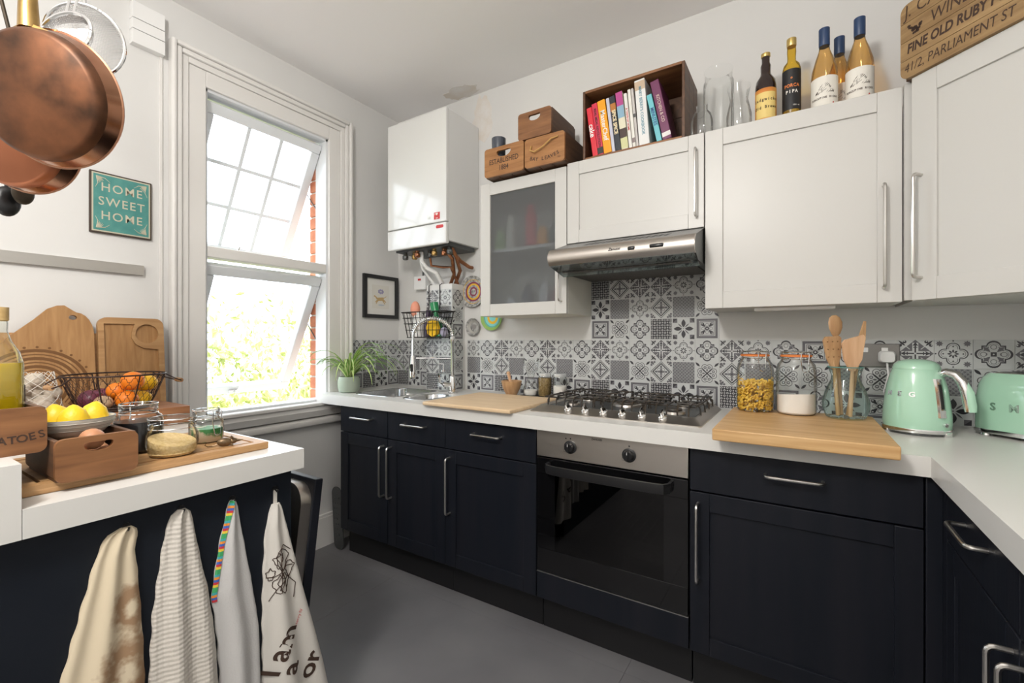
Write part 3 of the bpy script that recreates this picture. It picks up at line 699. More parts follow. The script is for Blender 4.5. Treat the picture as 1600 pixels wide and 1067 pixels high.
MB().box(.55, 1.12, -1.50, -1.46, 0, .088).build('plinth', PLIN, dw)
# ================================================================== things on the worktop along the back wall
from mathutils.geometry import tessellate_polygon
def plate(outer, holes, z0, z1, m=0, M=None, mb=None):
    """flat plate with holes, in xy, thickness z0..z1"""
    mb = mb or MB(); loops = [outer]+holes
    tri = tessellate_polygon([[Vector((x, y, 0)) for x, y in l] for l in loops])
    fl_ = [p for l in loops for p in l]; n = len(fl_)
    vs = [(x, y, z0) for x, y in fl_]+[(x, y, z1) for x, y in fl_]
    fs = []
    for a, b, c in tri:
        (ax, ay), (bx, by), (cx_, cy_) = fl_[a], fl_[b], fl_[c]
        if (bx-ax)*(cy_-ay)-(by-ay)*(cx_-ax) < 0: b, c = c, b
        fs += [(n+a, n+b, n+c), (c, b, a)]
    k = 0
    for l in loops:
        for i in range(len(l)): j = (i+1) % len(l); fs.append((k+i, k+j, n+k+j, n+k+i))
        k += len(l)
    return mb.add(vs, fs, m, M)
def kidney(w, h, bend=.25, n=20):
    P = []
    for i in range(n):
        a = 2*PI*i/n; x = w/2*math.copysign(abs(math.cos(a))**.7, math.cos(a)); y = h/2*math.copysign(abs(math.sin(a))**.8, math.sin(a))
        P.append((x, y+bend*h*(2*x/w)**2))
    return P
def crate(name, label, loc, rotz, w, d, h, mf, ms, hole=True, text=None, th=.012, group=None, rope=False, rot=None):
    t = thing(name, label, 'crate', loc, rot or (0, 0, rotz), group)
    outer = rrect(w, h, .014, 4, w/2, h/2)
    hl = [[(w/2+x, h*.74+y) for x, y in kidney(w*.36, h*.22)]] if hole else []
    MF = TR(0, th, 0) @ RX(90)
    plate(outer, hl, 0, th, M=MF).build('front_panel', mf, t, world=False)
    plate(outer, hl, 0, th, M=TR(0, d, 0) @ RX(90)).build('back_panel', ms, t, world=False)
    for x in (0, w-.010): MB().box(x, x+.010, th, d-th, .010, h-.003, bev=.0015).build('side_panel', ms, t, world=False)
    for i in range(3): MB().box(.002+i*(w-.004)/3+.0015, .002+(i+1)*(w-.004)/3-.0015, th, d-th, .0, .009, bev=.001).build('base_plank', ms, t, world=False)
    if text:
        for s_, size, x, z, curve in text:
            if curve:
                n = len(s_)
                for i, ch in enumerate(s_):
                    a = (i-(n-1)/2)*curve; rr_ = size*9
                    MB().text(ch, size, MF @ TR(x+rr_*math.sin(R(a)), z-rr_*(1-math.cos(R(a)))*(-1), th+.0006) @ RZ(a), bold=.02).build('lettering', INK, t, 0, world=False)
            else: MB().text(s_, size, MF @ TR(x, z, th+.0006), bold=.015, sx=.82).build('lettering', INK, t, 0, world=False)
    if rope: MB().tube([(w*.18, -.004, h*.72), (w*.17, -.012, h*.55), (w*.28, -.014, h*.47), (w*.5, -.014, h*.58), (w*.7, -.012, h*.78), (w*.85, -.004, h*.83)], .0035, 8).build('rope_handle', mat('rope', (.50, .30, .10), .9), t, world=False)
    return t
def board(name, label, outer, z, th, m, M=TR(), cat='chopping board', holes=(), grp=None):
    b = plate(outer, list(holes), z, z+th, M=M).build(name, m); return tag(b, label, cat, grp)
# chopping board by the sink
t = MB().box(.862, 1.36, -.665, -.205, T, T+.018, bev=.006).build('chopping_board', PALEW); tag(t, 'pale wooden chopping board lying over the small sink edge', 'chopping board')
t = MB().box(2.15, 2.60, -.735, -.19, T, T+.036, bev=.004).build('chopping_board', OAK); tag(t, 'thick bamboo board under the pasta jar and utensil vase', 'chopping board')
# plant
pl = thing('potted_plant', 'spider plant in a sage green pot at the window end of worktop', 'potted plant', (.118, -.505, T))
POT = mat('pot_sage', (.36, .42, .34), .5)
MB().lathe([(.045, 0), (.056, .006), (.063, .03), (.062, .07), (.056, .092), (.051, .094), (.05, .085), (.0, .082)], 32).build('pot', POT, pl, world=False)
MB().lathe([(.05, .086), (0, .09)], 20, cap=False).build('soil', mat('soil', (.05, .03, .02), .9), pl, world=False)
rnd = random.Random(11)
for i in range(62):
    a = rnd.uniform(0, 2*PI); Lh = rnd.uniform(.16, .42); el = rnd.uniform(.8, 1.5); wv = rnd.uniform(.008, .0125)
    if i < 4: a = (2.3, .9, 3.6, 5.4)[i]; Lh = (.40, .42, .40, .36)[i]; el = (1.0, 1.35, .8, .9)[i]
    # keep leaves off the wall behind
    dx, dy = math.cos(a), math.sin(a)
    if dx < -.2: Lh *= .6; el = max(el, 1.3)
    P = []; pos = Vector((dx*.012, dy*.012, .085)); ang = el
    for k in range(9):
        P.append(pos.copy()); st = Lh/8; pos = pos+Vector((dx*math.cos(ang), dy*math.cos(ang), math.sin(ang)))*st; ang -= (2.1 if Lh > .2 else 1.5)*(.5+k*.12)/8*1.3
    sd = Vector((-dy, dx, 0)); v = []; f = []
    for k, p in enumerate(P):
        ww = wv*(1-.9*(k/8)**1.6)
        for q in (-1, -.45, .45, 1): v.append(p+sd*ww*q+Vector((0, 0, .0035*abs(q)-.002)))
    mm = []
    b = MB()
    for k in range(8):
        for q in range(3): b.add([v[k*4+q], v[k*4+q+1], v[k*4+5+q], v[k*4+4+q]], [(0, 1, 2, 3)], 1 if q == 1 else 0)
    b.build('leaf', [LEAF, LEAFL], pl, 60, world=False)
# spring tap
tp = thing('kitchen_tap', 'chrome spring-neck kitchen tap behind the sinks', 'tap', (.69, -.235, T))
MB().lathe([(.027, 0), (.027, .006), (.021, .01), (.0195, .09), (.017, .1), (.012, .105), (.011, .29), (.014, .30), (.014, .33), (.009, .335)], 20).build('column', CHROME, tp, world=False)
MB().cyl((0, 0, .05), (-.03, -.045, .055), .015).tube([(-.03, -.045, .055), (-.045, -.06, .07), (-.05, -.065, .12)], .006).build('lever', CHROME, tp, world=False)
hose = [((-.0975+.0975*math.cos(R(q))), (-.06+.06*math.cos(R(q))), .33+.105*math.sin(R(q))) for q in range(0, 181, 12)]
hose += [(-.196, -.12, .29), (-.197, -.12, .2)]
MB().tube(hose, .007, 10).build('hose', CHROME, tp, world=False)
sp = MB()
for k in range(30):
    q = k/29*165; p = Vector(((-.0975+.0975*math.cos(R(q))), (-.06+.06*math.cos(R(q))), .33+.105*math.sin(R(q))))
    d = Vector((-math.sin(R(q))*.0975, -math.sin(R(q))*.06, math.cos(R(q))*.105)).normalized()
    u = d.orthogonal().normalized(); w_ = d.cross(u)
    sp.tube([p+(u*math.cos(2*PI*i/12)+w_*math.sin(2*PI*i/12))*.0125 for i in range(12)], .0026, 5, closed=True)
sp.build('spring', CHROME, tp, world=False)
MB().lathe([(.013, .0), (.019, .005), (.02, .05), (.016, .09), (.012, .13)], 18, M=TR(-.197, -.12, .09)).build('spray_head', CHROME, tp, world=False)
MB().prism(rrect(.016, .045, .007, 4), 0, .003, M=TR(-.187, -.139, .15) @ RZ(28) @ RX(90)).build('spray_button', BLKPL, tp, world=False)
MB().tube([(0, 0, .2), (-.1, -.06, .205), (-.18, -.11, .205)], .005).build('support_arm', CHROME, tp, world=False)
# soap glass with pump
t = thing('soap_dispenser', 'clear glass soap dispenser behind the tap', 'dispenser', (.56, -.165, T))
MB().lathe([(.03, 0), (.03, .075), (.026, .085), (.014, .092), (.014, .1)], 4, M=RZ(45) @ Matrix.Scale(1.25, 4)).build('bottle', GLASSJ, t, world=False)
MB().lathe([(.016, .118), (.016, .13), (.005, .132), (.005, .165)], 14).tube([(0, 0, .165), (-.02, -.02, .167)], .004).build('pump', CHROME, t, world=False)
# wire basket hooked on the tiled boxing
wbk = thing('wire_basket', 'black wire basket of washing-up things hung on tiled boxing', 'basket', (.455, -.13, 1.22))
def ring(w, d, z): return [(x, y*.72-.06, z) for x, y in rrect(w, d, .02, 4)]
b = MB().tube(ring(.36, .15, .165), .0035, 6, closed=True).tube(ring(.345, .142, .13), .002, 6, closed=True).tube(ring(.33, .135, .095), .002, 6, closed=True).tube(ring(.31, .125, .055), .002, 6, closed=True).tube(ring(.29, .115, .01), .0028, 6, closed=True)
for i in range(10):
    x = -.16+i*.0356
    b.tube([(x, -.114, .165), (x*.82, -.101, .01), (x*.82, -.019, .01), (x, -.006, .165)], .002, 5)
for y in (-.085, -.06, -.035): b.tube([(-.18, y, .165), (-.145, y, .01), (.145, y, .01), (.18, y, .165)], .002, 5)
b.build('wire_frame', BLACKWIRE, wbk, world=False)
b = MB()
for x in (-.045, .045): b.tube([(x, -.012, .165), (x, -.002, .2), (x, -.002, .335), (x, .02, .345)], .003, 6)
b.build('hook', BLACKWIRE, wbk, world=False)
def small(name, label, cat, mb, m, **k): o = mb.build(name, m, None, **k); return tag(o, label, cat)
Z0 = 1.232
small('sponge', 'yellow scalloped sponge at the front of the wire basket', 'sponge', MB().prism([(1.0*math.cos(a)*.045*(1+.05*math.cos(8*a)), math.sin(a)*.05*(1+.05*math.cos(8*a))) for a in [2*PI*i/40 for i in range(40)]], 0, .022, M=TR(.525, -.208, Z0+.054) @ RX(90)), mat('sponge_yellow', (.85, .50, .02), .9, bump=.4, bscale=90), smooth=35)
small('bottle', 'green bottle tipped over the edge of the wire basket', 'bottle', MB().lathe([(0, 0), (.026, .003), (.026, .10), (.012, .14), (.012, .155), (.024, .16), (.026, .215), (0, .217)], 16, M=TR(.545, -.180, Z0) @ RX(-1) @ RY(-14)), mat('bottle_green', (.01, .22, .07), .3))
small('scrubbing_brush', 'pink rounded scrubber standing in the wire basket', 'scrubber', MB().ball((0, 0, .165), (.034, .026, .052)).cyl((0, 0, 0), (0, 0, .13), .008, .014, M=None) if False else MB().ball((.335, -.175, Z0+.175), (.034, .026, .052)).cyl((.345, -.17, Z0), (.336, -.175, Z0+.14), .01), mat('brush_pink', (.80, .33, .22), .7))
small('bottle', 'white squat bottle in the wire basket beside the pink scrubber', 'bottle', MB().lathe([(0, 0), (.036, .003), (.038, .10), (.03, .135), (.016, .14), (.016, .155), (0, .156)], 18, M=TR(.385, -.192, Z0)), mat('bottle_white', (.75, .74, .72), .4))
small('bottle', 'dark purple bottle in the middle of wire basket', 'bottle', MB().lathe([(0, 0), (.026, .003), (.028, .10), (.014, .14), (.014, .165), (0, .166)], 18, M=TR(.452, -.182, Z0)), mat('bottle_purple', (.04, .015, .05), .3))
small('dish_cloth', 'crumpled lilac cloth at the end of the wire basket', 'cloth', MB().ball((.586, -.190, Z0+.03), (.02, .03, .03), 12, 8), mat('cloth_lilac', (.52, .50, .66), .9, bump=.8, bscale=40))
# fused switch
sw = thing('fused_switch', 'white fused switch box on the wall beneath the boiler', 'switch', (.245, 0, 1.55))
MB().box(-.052, .052, -.045, 0, 0, .09, bev=.004).build('box', WHITEP, sw, world=False)
MB().box(-.012, .012, -.049, -.045, .06, .072, bev=.001).build('rocker', RED, sw, world=False)
MB().tube([(.01, -.02, .09), (.01, -.02, .14), (.02, -.03, .2)], .006).build('cable', DGREY, sw, world=False)
# decorative wall plates
def wplate(label, x, z, r, rings, depth=.02):
    t = thing('wall_plate', label, 'plate', (x, -.001, z), (90, 0, 0))
    MB().lathe([(0, .002), (r*.6, .002), (r, depth), (r*.985, depth+.003), (r*.6, .006), (0, .006)], 36).build('dish', rings[0][2], t, world=False)
    n = len(rings)
    for r0, r1, m_ in rings:
        f = lambda q: .0065+(0 if q < .6 else (q-.6)/.4*(depth-.0035))
        MB().lathe([(r*r0, f(r0)), (r*r1, f(r1))], 36, cap=False).build('woven_band', m_, t, 0, world=False)
YEL = flat('weave_yellow', (.72, .42, .02)); MAG = flat('weave_plum', (.22, .03, .08)); GRY = flat('weave_grey', (.16, .16, .16), col2=(.5, .5, .48), scale=60); TEA = flat('weave_teal', (.10, .38, .33)); GRN = flat('weave_green', (.25, .42, .10)); TUR = flat('weave_turquoise', (.20, .55, .52))
wplate('yellow and plum striped woven plate beside the frosted glass cabinet', .667, 1.515, .098, [(.88, 1, GRY), (.74, .88, YEL), (.62, .74, GRY), (.52, .62, MAG), (.42, .52, YEL), (.3, .42, GRY), (.2, .3, MAG), (.01, .2, GRY)])
wplate('small grey woven plate below the yellow plate', .672, 1.296, .053, [(.8, 1, GRY), (.55, .8, flat('weave_pale', (.42, .41, .38))), (.3, .55, GRY), (.01, .3, flat('weave_mid', (.28, .27, .26)))])
wplate('teal and green swirled plate under the frosted glass cabinet', .812, 1.35, .078, [(.85, 1, GRN), (.68, .85, TEA), (.5, .68, TUR), (.3, .5, YEL), (.01, .3, TUR)])
# mortar and pestle
t = thing('mortar', 'small olive-wood mortar bowl behind the pale chopping board', 'mortar', (1.02, -.12, T))
MB().lathe([(.026, 0), (.03, .004), (.05, .045), (.058, .082), (.053, .084), (.044, .045), (0, .02)], 28).build('bowl', SPOONW, t, world=False)
o = small('pestle', 'wooden pestle resting in the mortar bowl', 'pestle', MB().lathe([(0, 0), (.013, .004), (.014, .02), (.008, .05), (.009, .09), (.011, .105), (0, .112)], 16, M=TR(1.03, -.125, T+.028) @ RY(-12) @ RX(6)), SPOONL)
small('slate', 'dark slate coaster under the three small jars', 'slate', MB().box(1.075, 1.36, -.19, -.02, T, T+.006, bev=.002), mat('slate', (.03, .032, .036), .6))
zt = T+.006
def fill(name, r0, z0, z1, m, t, sl=0, n=24):
    b = MB(); prof = [(0, z0), (r0*.9, z0), (r0, z0+.006), (r0, z1)]
    b.lathe(prof+[(0, z1)], n)
    if sl: b.v = [(x, y, z+(sl*x if z > z0+.007 else 0)) for x, y, z in b.v]
    return b.build(name, m, t, world=False)
SALT = mat('salt_white', (.80, .77, .72), .9, bump=.4, bscale=120); HERB = mat('dried_herbs', (.16, .10, .03), .95, col2=(.30, .21, .08), scale=90, bump=.8, bscale=120); SUGAR = mat('sugar_white', (.84, .78, .71), .9); COUS = mat('couscous', (.58, .40, .16), .95, col2=(.70, .52, .26), scale=160, bump=.8, bscale=200)
t = thing('glass_carafe', 'hourglass-shaped glass carafe with a little salt in it', 'carafe', (1.125, -.085, zt))
MB().lathe([(.036, 0), (.042, .006), (.043, .03), (.034, .06), (.02, .085), (.016, .10), (.024, .125), (.04, .16), (.043, .19), (.041, .205)], 28, cap=False).lathe([(0, .001), (.036, .001)], 24, cap=False).build('vessel', GLASSJ, t, world=False)
fill('salt', .039, .002, .028, SALT, t)
def clipjar(name, label, loc, r, h, body, lidm, seal, cont=None, cat='jar', clip=True, rotz=0, squat=False, grp=None):
    t = thing(name, label, cat, loc, (0, 0, rotz), grp)
    if squat: pr = [(r*.72, 0), (r*.86, .006), (r, h*.30), (r*.97, h*.55), (r*.84, h*.70), (r*.84, h*.78)]
    else: pr = [(r*.84, 0), (r*.97, .008), (r, .03), (r, h*.66), (r*.92, h*.78), (r*.72, h*.86), (r*.72, h*.9)]
    MB().lathe(pr, 36, cap=False).lathe([(0, .002), (pr[0][0], .002)], 24, cap=False).build('glass_body', body, t, world=False)
    rn, zn = pr[-1]
    if cont: fill(*cont, t) if len(cont) == 5 else fill(cont[0], cont[1], cont[2], cont[3], cont[4], t, cont[5])
    MB().lathe([(rn*1.02, zn), (rn*1.08, zn+.002), (rn*1.08, zn+.006), (rn*1.02, zn+.008)], 32, cap=False).build('rubber_seal', seal, t, world=False)
    MB().lathe([(rn*1.05, zn+.008), (rn*1.08, zn+.012), (rn*1.06, zn+.02), (rn*.9, h*.97), (rn*.5, h), (0, h)], 32, cap=False).build('lid', lidm, t, world=False)
    if clip:
        b = MB().tube([(rn*1.07*math.cos(a), rn*1.07*math.sin(a), zn-.006) for a in [2*PI*i/28 for i in range(28)]], .0014, 5, closed=True)
        b.tube([(rn*1.07*math.cos(a), rn*1.07*math.sin(a), zn+.018) for a in [2*PI*i/28 for i in range(28)]], .0014, 5, closed=True)
        for s_ in (-1, 1): b.tube([(rn*1.08, s_*.014, zn+.018), (rn*1.22, s_*.014, zn+.012), (rn*1.16, s_*.014, zn-.014), (rn*1.25, s_*.01, zn-.05), (rn*1.25, 0, zn-.055)], .0016, 5)
        b.build('wire_clip', CHROME, t, world=False)
    return t
def screwjar(label, x, y, r, h, cont):
    t = thing('spice_jar', label, 'jar', (x, y, zt), group=None)
    MB().lathe([(r*.9, 0), (r, .006), (r, h*.78), (r*.85, h*.86), (r*.85, h*.9)], 28, cap=False).lathe([(0, .001), (r*.9, .001)], 24, cap=False).build('glass_body', GLASSJ, t, world=False)
    fill(*cont, t)
    MB().lathe([(r*.9, h*.88), (r*.92, h*.9), (r*.92, h), (0, h)], 28).build('lid', mat('lid_glass', (.70, .72, .72), .2, .3), t, world=False)
screwjar('spice jar filled with dried brown herbs between carafe and salt jar', 1.215, -.09, .037, .125, ('herbs', .034, .002, .10, HERB))
screwjar('spice jar half full of white salt beside the hob', 1.303, -.085, .038, .125, ('salt', .035, .002, .06, SALT))
zb_ = T+.036
ORNG = mat('seal_orange', (.75, .22, .05), .5)
t = clipjar('storage_jar', 'clip-top glass jar filled with yellow pasta on the bamboo board', (2.233, -.262, zb_), .065, .235, GLASSJ, GLASSJ, ORNG, rotz=-60)
PAS = mat('pasta', (.72, .42, .04), .6, col2=(.88, .60, .10), scale=40)
rnd = random.Random(3); b = MB()
for i in range(420):
    r_ = .056*math.sqrt(rnd.random()) if i % 3 else .056; a = rnd.uniform(0, 6.28); z = rnd.uniform(.008, .118)
    c = Vector((r_*math.cos(a), r_*math.sin(a), z)); d = Vector((rnd.gauss(0, 1), rnd.gauss(0, 1), rnd.gauss(0, .7))).normalized(); u = d.orthogonal().normalized()
    P = [c+d*(.011*(k-2)/2)+u*(.004*math.sin(k*1.6)) for k in range(5)]
    P = [Vector((p.x*min(1, .0605/max(1e-6, math.hypot(p.x, p.y))), p.y*min(1, .0605/max(1e-6, math.hypot(p.x, p.y))), max(.006, p.z))) for p in P]
    b.tube(P, .0032, 5)
b.build('pasta', PAS, t, world=False, kind='stuff')
clipjar('storage_jar', 'clip-top glass jar a third full of white sugar on bamboo board', (2.368, -.262, zb_), .066, .235, GLASSJ, GLASSJ, ORNG, ('sugar', .061, .003, .072, SUGAR, .12), rotz=-60)
# glass vase with utensils
vx, vy = 2.515, -.285
t = thing('glass_vase', 'green-tinted glass vase holding wooden spoons and spatulas', 'vase', (vx, vy, zb_))
MB().lathe([(.045, 0), (.058, .006), (.068, .035), (.069, .06), (.058, .10), (.043, .135), (.041, .15), (.052, .18)], 36, cap=False).lathe([(0, .004), (.045, .004)], 24, cap=False).build('vessel', GLASSG, t, world=False)
MB().tube([(.052*math.cos(2*PI*i/36), .052*math.sin(2*PI*i/36), .18) for i in range(36)], .0022, 6, closed=True).build('rim', mat('glass_rim_green', (.10, .25, .23), .1), t, world=False)
def utensil(name, label, foot, head, mb, m):
    """mb is built along z from foot (z=0); placed from foot to head"""
    F = Vector((vx+foot[0], vy+foot[1], zb_+.008)); H = Vector((vx+head[0], vy+head[1], zb_+head[2]))
    d = (H-F).normalized(); fx = (Vector((.45, .27, 0)) - d*d.dot(Vector((.45, .27, 0)))).normalized(); fy = d.cross(fx)
    M = Matrix.Translation(F) @ Matrix((fx, fy, d)).transposed().to_4x4()
    b = MB(); b.add(mb.v, [], 0, M); b.f = mb.f; b.m = mb.m
    o = b.build(name, m); return tag(o, label, 'utensil')
def hnd(L, r=.006): return MB().lathe([(0, 0), (r, .003), (r*1.1, L*.5), (r*.8, L)], 10)
b = hnd(.29); b.loft([[(x*1, y+oy, z) for x, y, z in [(.025*sx_*math.cos(a), .005*math.sin(a), zz) for a in [2*PI*i/14 for i in range(14)]]] for zz, sx_, oy in ((.278, .25, 0), (.29, .65, -.002), (.31, .95, -.004), (.33, 1.0, -.004), (.348, .75, -.002), (.356, .3, 0))])
utensil('wooden_spoon', 'wooden spoon with dark round bowl, tallest in the vase', (-.01, .02), (-.03, .028, .34), b, SPOONW)
def spat(L, w0, w1, Lh, curve=False, holes=()):
    b = hnd(L+(.03 if holes else .01)); P = [(-.008, L), (.008, L), (w0, L+.04), (w1, L+Lh-.008), (w1-.006, L+Lh), (-w1+.008, L+Lh-(.018 if curve else 0)), (-w1, L+Lh-.012-(.018 if curve else 0)), (-w0, L+.04)]
    return plate(P, list(holes), -.0035, .0035, M=Matrix(((1,0,0,0),(0,0,1,0),(0,1,0,0),(0,0,0,1))), mb=b)
hls = [[(-.018+i*.018+.0024*math.cos(2*PI*k/8), .207+j*.027+.0024*math.sin(2*PI*k/8)) for k in range(8)] for i in range(3) for j in range(3)]
b = spat(.165, .024, .031, .115, holes=hls)
o = utensil('slotted_spatula', 'grey-brown wooden spatula with drilled holes in the vase', (-.022, -.012), (-.036, -.010, .222), b, SPOONW)
b = spat(.16, .03, .038, .125, True)
utensil('wooden_spatula', 'pale pinkish wooden spatula with slanted end in the vase', (.012, -.02), (.018, -.03, .22), b, SPOONL)
b = hnd(.22, .007); b.prism([(-.011, .2), (.011, .2), (.013, .27), (.004, .335), (-.002, .335), (-.011, .27)], -.003, .003, M=Matrix(((1,0,0,0),(0,0,1,0),(0,1,0,0),(0,0,0,1))))
utensil('wooden_paddle', 'narrow pointed wooden paddle leaning out of the vase', (.008, .012), (.05, .014, .31), b, SPOONW)
# socket with plug
so = thing('wall_socket', 'grey double wall socket over the tiles behind the vase', 'socket', (2.625, -.003, 1.155))
MB().box(-.075, .075, -.012, 0, -.045, .045, bev=.003).build('plate', mat('socket_grey', (.22, .21, .20), .35, .5), so, world=False)
for x in (-.03, .03): MB().box(x-.01, x+.01, -.016, -.011, .012, .03, bev=.002).build('rocker', WHITEP, so, world=False)
pg = thing('plug', 'white plug with kettle cable in the wall socket', 'plug', (2.66, -.016, 1.15))
MB().loft([[(x, y_, z) for x, z in rrect(.05*s_, .045*s_, .012, 4)] for y_, s_ in ((0, 1), (-.02, 1), (-.028, .85))]).build('body', WHITEP, pg, world=False)
MB().tube([(0, -.014, -.02), (.004, -.02, -.07), (-.01, -.025, -.13), (.012, -.02, -.19), (.04, -.04, -.232)], .0035).build('cable', WHITEP, pg, world=False)
# ------------------------------------------------------------------ kettle
KX, KY = 2.712, -.225
kt = thing('kettle', 'mint green retro kettle with chrome handle next to the vase', 'kettle', (KX, KY, T))
KP = [(.082, .018), (.084, .03), (.083, .06), (.079, .10), (.073, .14), (.064, .175), (.058, .19)]
MB().lathe([(.078, .016)]+KP+[(.055, .195)], 48).build('body', MINT, kt, world=False)
MB().lathe([(.0585, .1905), (.0585, .193), (.055, .204), (.045, .213), (.025, .219), (0, .221)], 48).build('lid', MINT, kt, world=False)
MB().lathe([(.086, .008), (.087, .014), (.086, .019), (.080, .02)], 48).build('base_ring', CHROME, kt, world=False)
for a in (-70, 50, 170): MB().box(-.014, .014, -.088, -.07, 0, .012, bev=.003, M=RZ(a)).build('foot', CHROME, kt, world=False)
MB().lathe([(0, .001), (.08, .001), (.08, .01), (0, .01)], 40).build('power_base', DGREY, kt, world=False)
kt.scale = (1.07, 1.07, 1.12)
vd = math.degrees(math.atan2(-2.25-KY, 2.38-KX))     # direction towards the room
def krad(z):
    for (r0, z0), (r1, z1) in zip(KP, KP[1:]):
        if z0 <= z <= z1: return r0+(r1-r0)*(z-z0)/(z1-z0)
    return .07
for ch, da in (('S', -78), ('M', -53), ('E', -30), ('G', -7)):
    z = .118; r_ = krad(z); M = RZ(vd+da) @ TR(r_+.0015, 0, z) @ RZ(90) @ RX(82)
    MB().text(ch, .020, M, bold=.03, sx=1.1).build('lettering', CHROME, kt, 0, world=False)
HA = vd+62
MH = RZ(HA)
hp = [(.058, .178), (.078, .185), (.10, .178), (.115, .158), (.123, .13), (.128, .095), (.130, .078)]
MB().tube([(x, 0, z) for x, z in hp], [.010, .0115, .0125, .013, .0125, .0115, .010], 14, M=MH).build('handle', CHROME, kt, world=False)
MB().tube([(x+.007, 0, z) for x, z in hp[3:]], [.006, .0115, .0115, .009], 12, M=MH).build('handle_inlay', MINT, kt, world=False)
gr_ = [(krad(z)+.003, z) for z in (.055, .08, .105, .13, .15, .165)]
MB().loft([[(r_-.006, -.012, z), (r_-.006, .012, z), (r_+.002, .009, z), (r_+.002, -.009, z)] for r_, z in gr_], M=RZ(vd+44)).build('gauge_frame', CHROME, kt, world=False)
MB().loft([[(r_, -.005, z), (r_, .005, z), (r_+.0035, .004, z), (r_+.0035, -.004, z)] for r_, z in gr_[1:-1]], M=RZ(vd+44)).build('gauge_window', BLKPL, kt, world=False)
MB().cyl((.078, 0, .035), (.092, 0, .035), .006).build('switch_lever', CHROME, kt, world=False).rotation_euler = (0, 0, R(vd+48))
MB().lathe([(.018, 0), (.012, .03)], 14, M=RZ(vd-150) @ TR(.058, 0, .15) @ RY(60)).build('spout', MINT, kt, world=False)
# ------------------------------------------------------------------ toaster
to = thing('toaster', 'mint green retro toaster set diagonally in the worktop corner', 'toaster', (2.848, -.150, T), (0, 0, -45)); to.scale = (1, 1, 1.1)
TWd, TDp, TH = .31, .195, .185
def trg(w, d, r, z): return [(x, y, z) for x, y in rrect(w, d, r, 8, TWd/2, TDp/2)]
MB().loft([trg(TWd-.004, TDp-.004, .055, .02), trg(TWd, TDp, .06, .03), trg(TWd-.002, TDp-.004, .06, .11), trg(TWd-.012, TDp-.014, .06, .150), trg(TWd-.03, TDp-.03, .055, .172), trg(TWd-.06, TDp-.055, .045, TH)]).build('body', MINT, to, world=False)
MB().loft([trg(TWd-.062, TDp-.058, .045, TH-.001), trg(TWd-.066, TDp-.062, .043, TH+.003)]).build('top_plate', CHROME, to, world=False)
for y in (.07, .125): MB().box(.06, .25, y-.013, y+.013, TH+.0015, TH+.0036).build('slot', BLKPL, to, 0, world=False)
MB().loft([trg(TWd+.002, TDp+.002, .058, .009), trg(TWd+.002, TDp+.002, .058, .0205)]).build('base_trim', CHROME, to, world=False)
for x in (.04, .27):
    for y in (.03, .165): MB().lathe([(.016, 0), (.014, .01)], 14, M=TR(x, y, 0)).build('foot', CHROME, to, world=False)
for i, ch in enumerate('SMEG'):
    MB().text(ch, .030, TR(.075+i*.052, -.0008, .088) @ RX(90), bold=.03, sx=1.1).build('lettering', CHROME, to, 0, world=False)
# ================================================================== on top of the wall cabinets
crate('wooden_crate', 'small wooden crate lettered ESTABLISHED 1884 on the glass cabinet', (1.008, -.36, 2.047), 0, .235, .25, .145, CRATEL, CRATED, text=[('ESTABLISHED', .036, .1175, .072, 0), ('1884', .036, .1175, .036, 0)])
crate('wooden_crate', 'wooden crate lettered BAY LEAVES with a rope handle', (1.250, -.36, 2.047), 0, .213, .25, .14, CRATEL, CRATED, hole=False, rope=True, text=[('BAY LEAVES', .024, .107, .030, 4.3), ('OLD', .009, .185, .022, 0)])
crate('wooden_crate', 'plain wooden crate with cut-out grip stacked on the two lettered crates', (1.208, -.355, 2.193), 0, .183, .27, .13, CRATE, CRATED)
t = thing('tumbler', 'dark grey tumbler standing inside the ESTABLISHED crate', 'tumbler', (1.056, -.30, 2.0565))
MB().lathe([(.030, 0), (.032, .004), (.037, .205), (.034, .205), (.03, .01), (0, .008)], 24).build('cup', mat('smoked_plastic', (.07, .08, .10), .25), t, world=False)
# book crate on its side
bc = thing('book_crate', 'dark wooden crate on its side, used as a cookbook shelf', 'crate', (1.53, -.305, 2.047))
CW, CH, CD = .452, .318, .27
MB().box(0, .012, 0, CD, 0, CH, bev=.003).build('side_board', CRATED, bc, world=False); 
for i in range(3): MB().box(CW-.012, CW, .0+i*.09+.001, i*.09+.089, 0, CH, bev=.002).build('side_board', CRATED, bc, world=False)
MB().box(.012, CW-.012, 0, CD, 0, .010, bev=.002).build('bottom_board', CRATE, bc, world=False)
MB().box(.012, CW-.012, 0, CD, CH-.012, CH, bev=.002).build('top_board', CRATE, bc, world=False)
for i in range(3): MB().box(.012, CW-.012, CD-.012, CD, .011+i*.0985, .011+(i+1)*.0985-.002, bev=.001).build('back_board', CRATED, bc, world=False)
def book(label, x, w, h, tilt, col, spine=None, tcol=(.8, .8, .78), size=.018, d=.17, patches=(), sx=1.0, yo=0, bold=.02):
    t = thing('cookbook', label, 'book', (x, -.296+yo, 2.0575), (0, -tilt, 0), 'cookbooks in the wooden crate')
    c = mat('cover', col, .45)
    MB().box(0, w, 0, d, 0, h, bev=min(.003, w*.2)).build('cover', c, t, world=False)
    MB().box(.002, w-.002, .004, d-.003, -.0005, h+.0005).build('pages', PAPER, t, 0, world=False)
    for z0, z1, pc in patches: MB().box(.0005, w-.0005, -.0006, .001, z0*h, z1*h).build('spine_band', mat('cover_band', pc, .5), t, 0, world=False)
    if spine: MB().text(spine, size, TR(w/2, -.0012, h*.52) @ RX(90) @ RZ(-90), bold=bold, sx=sx).build('spine_lettering', mat('spine_ink', tcol, .6), t, 0, world=False)
x = 1.573
